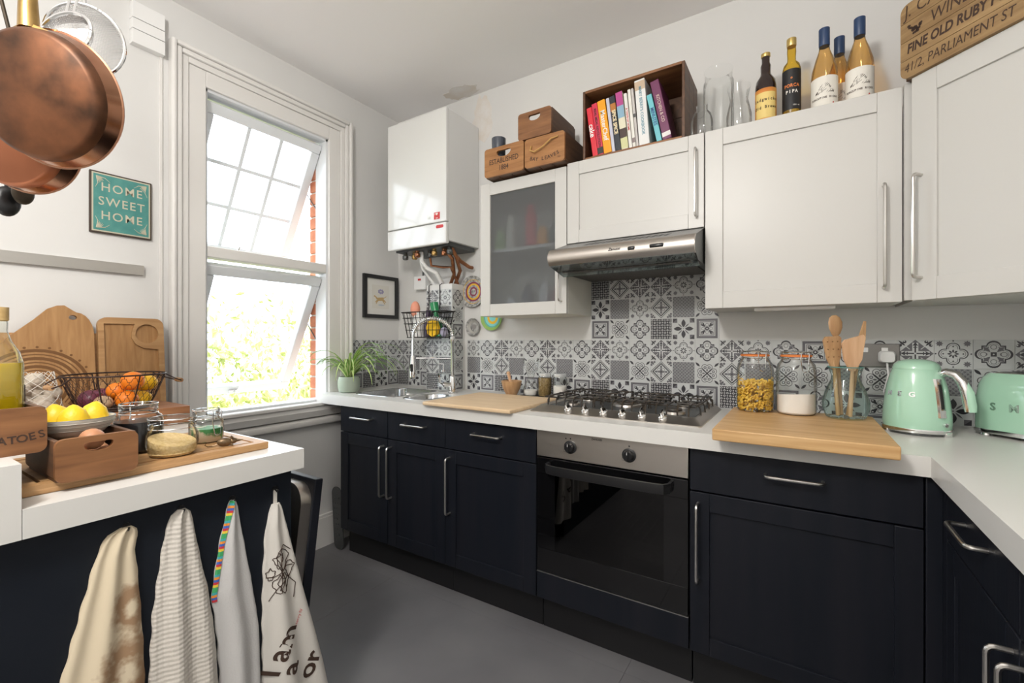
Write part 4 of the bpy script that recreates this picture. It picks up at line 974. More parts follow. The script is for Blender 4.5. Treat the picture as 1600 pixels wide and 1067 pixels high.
book('red cookbook with white cake lettering on its spine', 1.5755, .026, .232, 8, (.70, .03, .05), 'cake', (.85, .85, .82), .034)
book('crimson pink cookbook between the red and orange books', 1.6025, .027, .245, 8, (.62, .03, .07), 'REAL MEAL REVOLUTION', (.08, .02, .03), .016, patches=((.02, .14, (.03, .03, .03)),))
book('thick orange cookbook with white lettering and round emblem', 1.6305, .037, .25, 8, (.85, .36, .01), 'MasterChef', (.85, .83, .78), .030)
book('thin pale lilac cookbook beside the orange one', 1.6685, .015, .252, 7, (.55, .55, .64))
book('black cookbook with SPICE in cream letters', 1.6845, .026, .255, 7, (.025, .03, .04), 'SPICE SPICE', (.78, .66, .42), .022, patches=((.72, .86, (.45, .17, .03)),), bold=.04)
book('cookbook with magenta, blue and cream spine bands', 1.7125, .031, .262, 6.5, (.72, .68, .52), patches=((.76, 1, (.45, .06, .25)), (.55, .76, (.25, .42, .55)), (.2, .36, (.06, .035, .03)), (.02, .2, (.62, .62, .33))))
book('thin white cookbook with red spine lettering', 1.746, .015, .25, 6, (.78, .76, .72), 'A TASTE OF HOME', (.55, .05, .05), .012)
book('thin cream cookbook next to the big white one', 1.7625, .014, .262, 5.5, (.76, .74, .68), patches=((.08, .16, (.25, .2, .2)),))
book('slim grey-white cookbook pressed against the big white one', 1.778, .011, .262, 5.5, (.55, .52, .50), patches=((.5, .56, (.08, .08, .08)),))
book('big tall white cookbook with grey-blue title', 1.791, .045, .290, 4.5, (.76, .76, .75), "MARY BERRY'S COOKBOOK", (.15, .32, .40), .017, patches=((.84, .97, (.55, .42, .30)),), d=.2)
book('turquoise cookbook leaning towards the tall white one', 1.866, .022, .215, 12, (.16, .52, .58), 'MINUTES', (.04, .10, .28), .02)
book('purple cookbook leaning at the end of the row', 1.8925, .036, .268, 12, (.16, .035, .10), 'KITCHEN & CO', (.60, .46, .42), .018, patches=((.05, .12, (.75, .72, .70)),))
# empty glass vessels
def vessel(name, label, cat, x, y, prof, m=GLASSJ):
    t = thing(name, label, cat, (x, y, ZT)); MB().lathe(prof, 32, cap=False).lathe([(0, .002), (prof[0][0], .002)], 24, cap=False).build('glass_body', m, t, world=False); return t
vessel('glass_jar', 'tall clear glass cylinder jar, tallest of the empty jars', 'jar', 2.085, -.135, [(.055, 0), (.06, .006), (.06, .27), (.054, .285), (.054, .315), (.058, .325)])
t = vessel('glass_jar', 'short clear bottle jar with stopper ring beside the book crate', 'jar', 2.035, -.235, [(.04, 0), (.043, .006), (.043, .075), (.036, .105), (.022, .122), (.022, .15), (.025, .152)])
MB().tube([(.015*math.cos(2*PI*i/20), 0, .09+.015*math.sin(2*PI*i/20)) for i in range(20)], .0015, 5, closed=True, M=TR(0, -.042, 0)).build('embossed_ring', GLASSJ, t, world=False)
vessel('glass_vase', 'clear glass carafe with flared neck beside the brown bottle', 'vase', 2.172, -.215, [(.042, 0), (.046, .006), (.046, .075), (.038, .115), (.033, .135), (.038, .165), (.044, .19)])
# bottles
def bottle(label, x, y, prof, body, cap_, zcap, label_, rotz=0, liq=None, extra=None):
    t = thing('bottle', label, 'bottle', (x, y, ZT))
    MB().lathe(prof, 32).build('glass_body', body, t, world=False)
    r_ = prof[-1][0]+.001
    MB().lathe([(r_, zcap), (r_+.001, zcap+.002), (r_+.001, prof[-1][1]+.002), (0, prof[-1][1]+.003)], 24).build('cap', cap_, t, world=False)
    z0, z1, rl, m_ = label_
    face = math.degrees(math.atan2(-2.25-y, 2.38-x))
    MB().lathe([(rl, z0), (rl, z1)], 24, a0=face-78, a1=face+78, cap=False).build('paper_label', m_, t, world=False)
    if extra:
        for kind, z, size, s_, m2, da in extra:
            n = len(s_)
            for i, ch in enumerate(s_):
                if ch == ' ': continue
                a = face+da+(i-(n-1)/2)*size*.62/rl*180/PI
                MB().text(ch, size, RZ(a) @ TR(rl+.0008, 0, z) @ RZ(90) @ RX(90), bold=.03, sx=.85).build('label_lettering', m2, t, 0, world=False)
    return t, face
GOLD = mat('cap_gold', (.62, .45, .16), .3, .8); NAVYC = mat('foil_navy', (.02, .05, .13), .4)
DKBR = mat('dark_brown_glass', (.022, .010, .008), .08, coat=.5)
AMB = glass('amber_wine', (.96, .74, .42), .14); OLIVE = glass('yellow_liqueur', (.93, .74, .2), .14)
LORN = mat('label_orange', (.62, .20, .03), .6, col2=(.80, .48, .12), scale=8); LCR = mat('label_yellow', (.82, .62, .22), .6); LBLK = mat('label_black', (.012, .012, .014), .5)
t, fc = bottle('dark brown squat bottle with orange and cream label, gold cap', 2.266, -.2, [(.036, 0), (.0375, .006), (.0375, .165), (.034, .19), (.02, .212), (.0175, .225), (.0185, .25), (.0145, .262), (.0145, .297)], DKBR, GOLD, .285, (.018, .15, .038, LORN),
               extra=[(0, .105, .016, 'Sedgwicks', INK, 0), (0, .075, .015, 'Old Brown', INK, 0)])
MB().lathe([(.0383, .034), (.0383, .134)], 20, a0=fc-58, a1=fc+58, cap=False).build('label_panel', LCR, t, world=False)
bottle('slim yellow bottle with black PORCA PIPA label and gold cap', 2.353, -.2, [(.030, 0), (.0315, .006), (.0315, .205), (.027, .225), (.015, .24), (.014, .255), (.0155, .275), (.0145, .30), (.0145, .325)], OLIVE, GOLD, .298, (.045, .20, .0318, LBLK),
       extra=[(0, .135, .017, 'PORCA', ORNG, 0), (0, .112, .017, 'PIPA', PAPER, 0), (0, .165, .014, 'o', ORNG, 0), (0, .06, .007, '750 ml', PAPER, 30)])
wine = [(.040, 0), (.0425, .008), (.0425, .14), (.040, .17), (.028, .215), (.018, .245), (.0155, .265), (.0155, .325)]
for lab, x, y in (('amber wine bottle with cream mountain label next to the yellow bottle', 2.457, -.2), ('amber wine bottle standing half hidden behind the other two', 2.508, -.11), ('amber wine bottle with cream mountain label at the cabinet end', 2.562, -.2)):
    t, fc = bottle(lab, x, y, wine, AMB, NAVYC, .262, (.022, .135, .0428, LABELW), extra=[(0, .055, .0095, 'PORCUPINE RIDGE', INK, 0), (0, .032, .012, '8', RED, 38)])
    b = MB(); rnd = random.Random(5)
    for i in range(60):
        a = rnd.uniform(-38, 38); z = .07+(.045*(1-abs(a)/42))*rnd.random(); r_ = .0434
        p = Vector((r_*math.cos(R(fc+a)), r_*math.sin(R(fc+a)), z)); q = Vector((r_*math.cos(R(fc+a+5)), r_*math.sin(R(fc+a+5)), z+.004))
        b.tube([p, q], .0005, 3)
    b.build('label_drawing', INK, t, 0, world=False, kind='stuff')
# wine crate board
wc = thing('wine_crate', 'old wooden wine crate with black port lettering above corner cabinet', 'crate', (2.687-.022*.7071-.025*.7071, -.345+.022*.7071-.025*.7071, ZT), (0, 0, -45))
cr_ = .024; arc = lambda cx, cz, a0: [(cx+cr_*math.cos(R(a0+18*k)), cz+cr_*math.sin(R(a0+18*k))) for k in range(6)]
for i in range(4):
    zz0, zz1 = i*.0595, (i+1)*.0595-.0015
    if i == 0: P_ = arc(cr_, zz0+cr_, 180)+[(.52, zz0), (.52, zz1), (0, zz1)]
    elif i == 3: P_ = [(0, zz0), (.52, zz0), (.52, zz1)]+arc(cr_, zz1-cr_, 90)
    else: P_ = [(0, zz0), (.52, zz0), (.52, zz1), (0, zz1)]
    MB().prism(P_, -.018, 0, M=RX(90)).build('plank', WINEW, wc, 0, world=False)
MB().box(.004, .516, .0185, .24, .0, .012).build('base_board', CRATED, wc, world=False)
MB().box(.004, .018, .0185, .24, .012, .23).build('end_board', CRATED, wc, world=False)
MB().box(.5, .516, .0185, .12, .012, .23).build('end_board', CRATED, wc, world=False)
FW = lambda x, z: TR(x, -.0008, z) @ RX(90)
for s_, size, x, z, k in (('41/2, PARLIAMENT ST', .040, .012, .030, dict(sx=.72, shear=.15, bold=.0)), ('FINE OLD RUBY PORT', .040, .02, .089, dict(sx=.72, shear=.15, bold=.035)), ('WINE', .052, .085, .148, dict(sx=.75, shear=.15, bold=0)), ('J. CA', .056, .012, .209, dict(sx=.8, shear=.1, bold=-.005))):
    MB().text(s_, size, FW(x, z), align='LEFT', **k).build('lettering', INK, wc, 0, world=False)
b = MB(); rnd = random.Random(2)
for i in range(26):
    q = rnd.random(); b.lathe([(0, 0), (.0042, 0)], 8, M=FW(.045+rnd.uniform(-.022, .022)*(1-q*.7), .163-q*.032), cap=False)
b.build('grape_print', INK, wc, 0, world=False, kind='stuff')
# jars glimpsed behind the frosted door
for lab, x, z, h_, c in (('green-lidded jar behind the frosted glass door', 1.03, 1.692, .10, (.30, .45, .18)), ('pale bottle behind the frosted glass door', 1.10, 1.692, .17, (.6, .58, .5)), ('red packet behind the frosted glass door', 1.22, 1.692, .21, (.6, .06, .08)), ('orange tin behind the frosted glass door', 1.29, 1.692, .09, (.75, .32, .04)), ('dark green tin behind the frosted glass door', 1.36, 1.692, .1, (.03, .09, .07)),
                         ('white bowl behind the frosted glass door', 1.10, 1.358, .08, (.75, .76, .78)), ('dark jar behind the frosted glass door', 1.2, 1.358, .14, (.08, .09, .12)), ('white jar behind the frosted glass door', 1.3, 1.358, .14, (.7, .7, .7)), ('pink tin behind the frosted glass door', 1.375, 1.358, .12, (.5, .15, .18))):
    o = MB().lathe([(.026, 0), (.03, .004), (.03, h_*.75), (.022, h_*.82), (.022, h_), (0, h_)], 16, M=TR(x, -.245, z)).build('storage_tin', mat('tin', c, .5)); tag(o, lab, 'container')
# ================================================================== the window wall
sg = thing('wall_sign', 'teal HOME SWEET HOME sign with cream lettering on the window wall', 'sign', (.001, -1.641, 1.645), (90, 0, 90))
SW, SH = .203, .246
MB().box(0, SW, 0, SH, 0, .012, bev=.002).build('board', mat('sign_edge_brown', (.06, .04, .03), .7), sg, world=False)
CREAM = mat('sign_cream', (.55, .52, .40), .7); TEAL = mat('sign_teal', (.06, .24, .22), .6, col2=(.09, .30, .27), scale=18)
MB().box(.006, SW-.006, .006, SH-.006, .012, .0124).build('border', CREAM, sg, 0, world=False)
MB().box(.011, SW-.011, .011, SH-.011, .0124, .0128).build('panel', TEAL, sg, 0, world=False)
def slab(txt, size, x, z, sxx):
    b = MB().text(txt, size, TR(x, z, .0132), bold=.006, sx=sxx, spacing=1.18)
    return b.build('lettering', CREAM, sg, 0, world=False)
slab('HOME', .048, SW/2, .185, .92); slab('SWEET', .048, SW/2, .128, .92); slab('HOME', .048, SW/2, .071, .92)
for cx_, cy_, sx_, sy_ in ((.02, .02, 1, 1), (SW-.02, .02, -1, 1), (.02, SH-.02, 1, -1), (SW-.02, SH-.02, -1, -1)):
    b = MB()
    for q in range(7):
        a = R(8+q*12); L_ = .046 if q in (0, 6) else .027
        b.tube([(cx_, cy_, .0132), (cx_+sx_*math.cos(a)*L_*.6, cy_+sy_*math.sin(a)*L_*.6, .0132), (cx_+sx_*math.cos(a+.25)*L_, cy_+sy_*math.sin(a+.25)*L_, .0132)], [.0018, .0014, .0005], 4)
    b.build('corner_flourish', CREAM, sg, 0, world=False)
kr = thing('knife_rack', 'brushed steel magnetic knife strip on the window wall', 'knife rack', (0, -1.8, 1.49))
MB().box(.0, .016, -.45, .334, .0, .042, bev=.001).build('bar', NICKEL, kr, world=False)
MB().box(.016, .0164, -.45, .334, .016, .022).build('magnet_line', NICKEL, kr, 0, world=False)
db = thing('vent_box', 'white slotted box high on the wall beside the window', 'wall box', (0, -1.512, 2.46))
for z0, z1 in ((0, .058), (.060, .104), (.106, .175)): MB().box(0, .034, 0, .116, z0, z1, bev=.002).build('cover_section', WHITEP, db, world=False)
MB().box(.002, .031, .002, .114, .002, .173).build('inner_box', DGREY, db, 0, world=False)
pf = thing('picture_frame', 'black framed small print of a running dog on window wall', 'picture', (.001, -.312, 1.36), (90, 0, 90))
FW_, FH_ = .292, .285
b = plate([(0, 0), (FW_, 0), (FW_, FH_), (0, FH_)], [[(.024, .024), (FW_-.024, .024), (FW_-.024, FH_-.024), (.024, FH_-.024)]], 0, .02); b.build('frame', BLKPL, pf, 0, world=False)
MB().box(.02, FW_-.02, .02, FH_-.02, 0, .008).build('mount', mat('mount_white', (.74, .73, .69), .8), pf, 0, world=False)
MB().box(.075, FW_-.075, .065, FH_-.065, .008, .0084).build('print', mat('print_cream', (.70, .68, .62), .8), pf, 0, world=False)
FAWN = mat('print_fawn', (.50, .35, .16), .8); LIL = mat('print_lilac', (.35, .33, .50), .8); BLU = mat('print_blue_grey', (.45, .50, .55), .8)
b = MB(); 
for (a, c, r0, r1) in (((.115, .125), (.17, .13), .011, .012), ((.115, .128), (.098, .145), .007, .004), ((.098, .146), (.088, .143), .006, .004), ((.165, .125), (.19, .108), .006, .003), ((.16, .122), (.182, .095), .005, .0025), ((.118, .12), (.098, .105), .005, .0025), ((.122, .12), (.105, .095), .005, .0025), ((.17, .135), (.195, .15), .003, .001)):
    b.tube([(a[0], a[1], .009), (c[0], c[1], .009)], [r0, r1], 8)
b.v = [(x, y, .0086+(z-.009)*.02) for x, y, z in b.v]; b.build('printed_dog', FAWN, pf, 0, world=False)
b = MB()
for q in range(7): b.lathe([(0, .0087), (.008, .0087)], 8, M=TR(.146+.018*math.cos(q*.9), .178+.01*math.sin(q*.9), 0), cap=False)
b.build('printed_flower', LIL, pf, 0, world=False, kind='stuff')
MB().lathe([(0, .0087), (.02, .0087)], 12, M=TR(.15, .088, 0) @ Matrix.Diagonal((1.4, .25, 1, 1)), cap=False).build('printed_water', BLU, pf, 0, world=False)
# perforated baking tray standing on edge between wall and sink cabinet
pt_ = thing('perforated_tray', 'dark perforated metal tray standing between wall and sink cabinet', 'tray', (.125, -.575, 0), (0, -4, 0))
hl = []
for j in range(9):
    for i in range(2 if j < 7 else 3): hl.append([(.022+i*.022+(.011 if j % 2 else 0)+.004*math.cos(2*PI*k/6)-.008, .055+j*.03+.006*math.sin(2*PI*k/6)) for k in range(6)])
plate([(x, y) for x, y in rrect(.085, .36, .04, 6, .035, .18)], hl, 0, .004, M=TR(-.035, .0, 0) @ RX(90)).build('sheet', DGREY, pt_, 0, world=False)
# ================================================================== peninsula: things standing on it
b = MB().box(.755, 1.097, -2.022, -1.532, T, T+.013, bev=.004)
plate([(.756, -2.021), (1.096, -2.021), (1.096, -1.533), (.756, -1.533)], [[(.782, -1.995), (1.07, -1.995), (1.07, -1.559), (.782, -1.559)]], T+.012, T+.02, mb=b)
b.box(.790, 1.062, -1.987, -1.567, T+.012, T+.020)
o = b.build('chopping_board', OAKY, None, 30); tag(o, 'wooden chopping board with juice groove under the jars on peninsula', 'chopping board')
ZP = T+.02
crate('egg_crate', 'small dark wooden crate of eggs with a slot handle', (1.12, -1.978, ZP), 90, .135, .225, .088, CRATE, CRATED)
EGG = mat('egg_brown', (.48, .22, .11), .5, col2=(.56, .28, .15), scale=30)
for i, (x, y, z) in enumerate(((1.077, -1.9365, ZP+.034), (1.076, -1.8855, ZP+.034), (1.014, -1.885, ZP+.034), (1.075, -1.911, ZP+.075), (1.015, -1.936, ZP+.034))):
    o = MB().lathe([(0, 0)]+[(.0225*math.sin(PI*k/14)*(1+.12*math.cos(PI*k/14)), .029*(1-math.cos(PI*k/14))) for k in range(1, 14)]+[(0, .058)], 20, M=TR(x, y, z) @ RZ((0, 180, 4, 176, 183)[i]) @ RY(90) @ TR(0, 0, -.029)).build('egg', EGG); tag(o, ('brown egg behind the crate grip, beside the potato crate', 'brown egg behind the crate grip, beside the couscous jar', 'brown egg deeper in the crate on the jar side', 'brown egg lying on top of the others', 'brown egg mostly under the striped bowl')[i], 'egg', 'eggs in the wooden crate')
bw = thing('small_bowl', 'striped cream bowl of lemon halves balanced on the egg crate', 'bowl', (.962, -1.9105, ZP+.0655))
CERM = mat('stoneware_cream', (.70, .67, .60), .35); RIMB = mat('rim_blue_grey', (.10, .12, .15), .4)
MB().lathe([(0, 0), (.03, 0), (.052, .012), (.068, .032), (.072, .046), (.0695, .046), (.063, .032), (.045, .014), (0, .006)], 40).build('bowl', CERM, bw, world=False)
MB().tube([(.0708*math.cos(2*PI*i/40), .0708*math.sin(2*PI*i/40), .0462) for i in range(40)], .0013, 5, closed=True).build('rim', RIMB, bw, world=False)
for z in (.022, .030, .038):
    r_ = .058+(z-.02)*.62; MB().tube([((r_+.0017)*math.cos(2*PI*i/40), (r_+.0017)*math.sin(2*PI*i/40), z) for i in range(40)], .0009, 4, closed=True).build('stripe', mat('stripe_grey', (.45, .43, .38), .5), bw, world=False)
LEM = mat('lemon_yellow', (.83, .55, .02), .45, bump=.25, bscale=110); PULP = mat('lemon_pith', (.85, .72, .30), .6)
for lab, a, rz, rx in (('squeezed lemon half in the bowl, nearest the oil bottle', 232, 20, 190), ('lemon half on the window side of the bowl', 100, -30, 170), ('lemon half in the bowl above the eggs', -18, 70, 182)):
    t = thing('lemon_half', lab, 'lemon', (.962+.034*math.cos(R(a)), -1.9105+.034*math.sin(R(a)), ZP+.0655+.042), (rx, 0, rz))
    MB().lathe([(0, -.038), (.007, -.035), (.020, -.024), (.027, -.008), (.0285, .004), (.026, .005), (.022, -.006), (0, -.022)], 24).build('peel', LEM, t, world=False)
# jars
clipjar('storage_jar', 'squat clip-top jar with golden couscous on the peninsula board', (1.035, -1.745, ZP), .056, .098, GLASSJ, GLASSJ, GLASSJ, ('couscous', .05, .003, .038, COUS, .25), squat=True, rotz=200)
BLK = mat('black_beans', (.012, .012, .014), .3)
clipjar('storage_jar', 'clip-top jar of black contents behind the couscous jar', (.918, -1.777, ZP), .053, .118, GLASSJ, GLASSJ, GLASSJ, ('contents', .05, .003, .08, BLK), rotz=200)
GRNP = mat('green_leaf_print', (.04, .22, .06), .5, col2=(.62, .50, .36), scale=38, lo=.45, hi=.55)
clipjar('storage_jar', 'small clip-top jar with green patterned contents near the mouse', (.945, -1.628, ZP), .043, .082, GLASSJ, GLASSJ, GLASSJ, ('contents', .039, .003, .04, GRNP), rotz=20)
# mouse figurine
mo = thing('mouse_figurine', 'little bronze mouse figurine on the chopping board corner', 'figurine', (1.05, -1.628, ZP), (0, 0, 75))
BRZ = mat('bronze', (.14, .09, .05), .4, .7, col2=(.26, .18, .10), scale=60)
MB().ball((0, 0, .011), (.019, .011, .012)).ball((.019, 0, .012), (.011, .008, .008)).loft([[(.026+k*.006, .0055*(1-k*.28)*math.cos(a), .0115+.0045*(1-k*.28)*math.sin(a)) for a in [2*PI*i/10 for i in range(10)]] for k in range(4)]).build('body', BRZ, mo, world=False)
for s_ in (-1, 1):
    MB().ball((.017, s_*.0065, .021), (.0025, .004, .005), 10, 6).build('ear', BRZ, mo, world=False)
    MB().tube([(.012, s_*.007, .006), (.018, s_*.009, .001)], [.0035, .002], 6).build('paw', BRZ, mo, world=False)
MB().tube([(-.017, 0, .007), (-.03, .003, .003), (-.04, .0, .004), (-.047, -.006, .010), (-.043, -.008, .016)], [.0022, .0018, .0015, .0012, .0008], 6).build('tail', BRZ, mo, world=False)
# walnut block and wire fruit basket
o = MB().box(.13, .45, -1.985, -1.468, T, .970, bev=.004).build('wooden_block', BLOCK); tag(o, 'thick reddish wooden block under the wire fruit basket', 'wooden block')
bk = thing('fruit_basket', 'brown wire fruit basket with wooden grips on wooden block', 'basket', (.335, -1.655, .971))
def bp(t_, a): r_ = .088+.047*t_**.8; return (r_*math.cos(a), r_*1.06*math.sin(a), .004+.118*t_)
b = MB()
b.tube([bp(1, 2*PI*i/40) for i in range(40)], .003, 6, closed=True).tube([bp(0, 2*PI*i/40) for i in range(40)], .0028, 6, closed=True).tube([bp(.06, 2*PI*i/40) for i in range(40)], .0022, 6, closed=True)
for i in range(8): b.tube([bp(q/5, 2*PI*i/8+.2) for q in range(6)], .0024, 6)
b.build('frame', RUSTWIRE, bk, world=False)
b = MB(); N = 30; rows = 5
for j in range(rows):
    t0, t1 = .06+.94*j/rows, .06+.94*(j+1)/rows; tm_ = .55*(t1-t0)
    off = (j % 2)*PI/N
    pts = []
    for i in range(N):
        a = 2*PI*i/N+off; d_ = PI/N
        pts += [bp(t0, a-d_*.35), bp(t0, a+d_*.35), bp(t0+tm_, a+d_*.65), bp(t0+tm_, a+d_*1.35)]
    b.tube(pts, .0009, 4, closed=True)
    for i in range(N): a = 2*PI*i/N+off+PI/N; b.tube([bp(t0+tm_, a), bp(t1, a)], .0009, 4)
b.build('chicken_wire', RUSTWIRE, bk, world=False, kind='stuff')
MB().lathe([(0, .002), (.088, .002)], 24, cap=False).build('base_mesh', RUSTWIRE, bk, world=False)
for s_ in (-1, 1):
    pts = [(.06, s_*.13, .118), (.075, s_*.155, .10), (.07, s_*.175, .092), (.0, s_*.178, .092), (-.05, s_*.165, .10), (-.06, s_*.13, .118)]
    hd_ = MB().tube(pts, .0022, 6).build('handle', RUSTWIRE, bk, world=False)
    MB().tube([(.066, s_*.176, .092), (.02, s_*.179, .092)], .008, 10).build('wooden_grip', SPOONW, hd_, world=False)
ORA = mat('orange_peel', (.85, .22, .01), .45, bump=.25, bscale=130); LEM2 = mat('lemon_peel', (.86, .50, .01), .45, bump=.25, bscale=110)
ONI = mat('red_onion', (.09, .012, .035), .35, col2=(.16, .03, .06), scale=12); SHAL = mat('onion_skin_tan', (.42, .25, .14), .6, col2=(.60, .45, .30), scale=20)
def fruit(name, lab, x, y, z, r, m, cat, grp=None, stem=None, sq=1.0):
    t = thing(name, lab, cat, (.335+x, -1.655+y, .978+z), group=grp)
    MB().ball((0, 0, r*.95), (r, r*sq, r*.95), 20, 14).build('flesh', m, t, world=False)
    MB().lathe([(.004, 0), (.003, .003), (0, .0035)], 8, M=TR(0, 0, r*1.9-.002)).build('stem_end', stem or RUSTWIRE, t, world=False)
fruit('orange', 'orange at the top of the wire fruit basket', .062, .030, .0607, .034, ORA, 'orange', stem=GRN)
fruit('orange', 'orange low in the wire fruit basket next to the tan onion', .068, .012, -.003, .033, ORA, 'orange', stem=GRN)
fruit('orange', 'orange half hidden between onion and upper orange', .003, .005, .0256, .032, ORA, 'orange', stem=GRN)
fruit('lemon', 'lemon highest at the window end of wire basket', -.005, .090, .0486, .031, LEM2, 'lemon', sq=1.2)
fruit('lemon', 'lemon tucked beneath the higher lemon in wire basket', .0274, .0644, -.003, .029, LEM2, 'lemon', sq=1.2)
fruit('red_onion', 'dark red onion beside the tan onion in wire basket', -.0078, -.0631, -.003, .036, ONI, 'onion', stem=SHAL)
fruit('red_onion', 'dark red onion on the wall side of wire basket', -.065, -.0162, -.003, .035, ONI, 'onion', stem=SHAL)
fruit('brown_onion', 'tan papery onion between red onion and orange', .0551, -.0479, -.003, .027, SHAL, 'onion')
# garlic net
gn = thing('garlic_net', 'white net bag of garlic with black label beside the oil bottle', 'net bag', (.225, -1.865, .971))
NETW = mat('garlic_white', (.62, .55, .46), .8, bump=.7, bscale=60)
b = MB()
for x, y, z, r_ in ((0, 0, .032, .032), (.01, .05, .03, .03), (-.02, .03, .07, .03), (.0, .0, .085, .028), (.0, .075, .062, .024), (.01, .03, .11, .024)): b.ball((x, y, z), (r_, r_, r_), 14, 10)
b.build('garlic', NETW, gn, world=False, kind='stuff')
b = MB()
for k in range(10):
    for s_ in (-1, 1):
        b.tube([((.052-.012*q/8)*math.cos(a)*1.0, .03+(.072-.02*q/8)*math.sin(a), .004+.132*q/10) for q in range(11) for a in [2*PI*k/10+s_*q*.28]], .0011, 4)
b.build('netting', mat('net_white', (.75, .72, .66), .8), gn, world=False, kind='stuff')
MB().box(.05, .054, -.055, .0, .02, .10, bev=.001).build('label', BLKPL, gn, 0, world=False)
# boards leaning on the wall
def lean(name, label, poly, x0, lean_, th, m, holes=(), cat='chopping board'):
    """poly in (y, z) with z from 0; leaning against the wall"""
    M = TR(x0, 0, T+.0015) @ RY(-lean_) @ Matrix(((0,0,1,0),(1,0,0,0),(0,1,0,0),(0,0,0,1)))
    t = thing(name, label, cat, (x0, sum(p[0] for p in poly)/len(poly), T))
    o = plate(poly, list(holes), 0, th, M=M).build('board', m, t, 40); return t, M
t, M = lean('wooden_board', 'long plain wooden board behind the two leaning chopping boards', rrect(.60, .335, .012, 3, -1.735, .1675), .040, 4, .015, OAKY)
pts = [(-1.835, .0), (-1.635, .0), (-1.637, .33)]
pts += [(-1.637-.05*(1-math.cos(R(a))), .33+.085*math.sin(R(a))) for a in range(10, 91, 16)]
pts += [(-1.72, .44), (-1.74, .438), (-1.765, .425), (-1.80, .385), (-1.86, .325), (-1.90, .27), (-1.92, .2), (-1.92, 0.0)]
hole = [(-1.697+.012*math.cos(2*PI*i/16), .395+.009*math.sin(2*PI*i/16)) for i in range(16)]
t, M = lean('chopping_board', 'bamboo chopping board with burnt pattern and hanging hole', pts, .062, 5, .016, OAKV, [hole])
for k in range(9):
    r0 = .02+k*.0145
    b = MB().tube([(-1.80+r0*1.05*math.cos(a), .135+r0*math.sin(a), .0163) for a in [R(-40+q*10) for q in range(23)]], .0022 if k % 2 else .0055, 4)
    b.v = [(x, y, .0162+(z-.0163)*.04) for x, y, z in b.v]; b2 = MB(); b2.add(b.v, [], 0, M); b2.f = b.f; b2.m = b.m; b2.build('burnt_pattern', BURN, t, 0)
for q in range(12):
    a = R(-20+q*12); b = MB().lathe([(0, .0163), (.0045, .0163)], 8, M=M @ TR(-1.80+.155*math.cos(a), .135+.148*math.sin(a), 0), cap=False); b.build('burnt_dot', BURN, t, 0)
outer = rrect(.218, .40, .03, 5, -1.517, .20)
pock = [(-1.605, .03), (-1.430, .03), (-1.430, .27)]+[(-1.430-.0, .28), (-1.497, .365), (-1.605, .365)]
rc = (-1.467, .335); 
pock = [(-1.607, .025), (-1.428, .025), (-1.428, .268), (-1.452, .272), (-1.482, .275), (-1.507, .292), (-1.520, .318), (-1.518, .345), (-1.508, .375), (-1.607, .375)]
ringh = [(rc[0]+.040*math.cos(2*PI*i/24), rc[1]+.040*math.sin(2*PI*i/24)) for i in range(24)]
t, M = lean('serving_board', 'oak serving board with round dip recess, leaning by the window', outer, .062, 5, .008, OAKV)
plate(outer, [pock, ringh], .008, .018, M=M).build('raised_rim', OAKY, t, 40)
# potato crate with oil bottle on the raised section
crate('potato_crate', 'wooden crate lettered POTATOES on the raised worktop', (1.085, -2.23, .9885), 90, .248, .20, .092, CRATE, CRATED, text=[('POTATOES', .021, .192, .030, 4.2)])
ob = thing('oil_bottle', 'square bottle of yellow olive oil with cork, standing in potato crate', 'bottle', (.965, -2.031, .9985))
def sq(w, r_, z): return [(x, y, z) for x, y in rrect(w, w, r_, 6)]
OILG = glass('oil_bottle_glass', (.95, .97, .94), .18)
MB().loft([sq(.066, .015, 0), sq(.07, .016, .005), sq(.07, .016, .165), sq(.064, .028, .19), sq(.04, .0199, .215), sq(.029, .0144, .235), sq(.03, .0149, .25), sq(.028, .0139, .262)], cap=True).build('glass_body', OILG, ob, world=False)
OIL = glass('olive_oil', (.86, .66, .04), .1)
MB().loft([sq(.062, .014, .004), sq(.065, .015, .008), sq(.065, .015, .168)]).build('oil', mat('oil_yellow', (.72, .50, .01), .1, coat=.5), ob, world=False)
MB().lathe([(.0145, .256), (.0165, .258), (.0165, .285), (0, .286)], 20).build('cork', mat('cork', (.50, .33, .13), .8, col2=(.62, .44, .2), scale=60), ob, world=False)
# ================================================================== tea towels on the end panel
XP = 1.1505
class Towel:
    def __init__(s, rows, dep, folds, ph): s.r = rows; s.dep = dep; s.folds = folds; s.ph = ph
    def lr(s, z):
        R_ = s.r
        if z >= R_[0][0]: return R_[0][1], R_[0][2]
        for (z0, a0, b0), (z1, a1, b1) in zip(R_, R_[1:]):
            if z1 <= z <= z0: t = (z0-z)/(z0-z1); return a0+(a1-a0)*t, b0+(b1-b0)*t
        return R_[-1][1], R_[-1][2]
    def x(s, y, z):
        a, b = s.lr(z); q = max(-1, min(1, 2*(y-a)/(b-a)-1)); zt_, zb2 = s.r[0][0], s.r[-1][0]; v = (zt_-z)/(zt_-zb2)
        d = s.dep*(.35+.65*v)
        return XP+.004+d*math.sqrt(max(0, 1-q*q))*(.72+.28*math.cos(s.folds*PI*q+s.ph+v*.8))
    def mesh(s, n=44, m=60):
        zt_, zb2 = s.r[0][0], s.r[-1][0]; rings = []
        for k in range(m+1):
            z = zt_+(zb2-zt_)*k/m; a, b = s.lr(z); a -= .0015*math.sin(k*.9); b += .0015*math.sin(k*.7)
            ys = [(a+b)/2+(b-a)/2*math.sin(PI/2*(-1+2*i/n)) for i in range(n+1)]
            rings.append([(s.x(y, z), y, z) for y in ys]+[(XP+.0008, y, z) for y in reversed(ys[1:-1])])
        return MB().loft(rings)
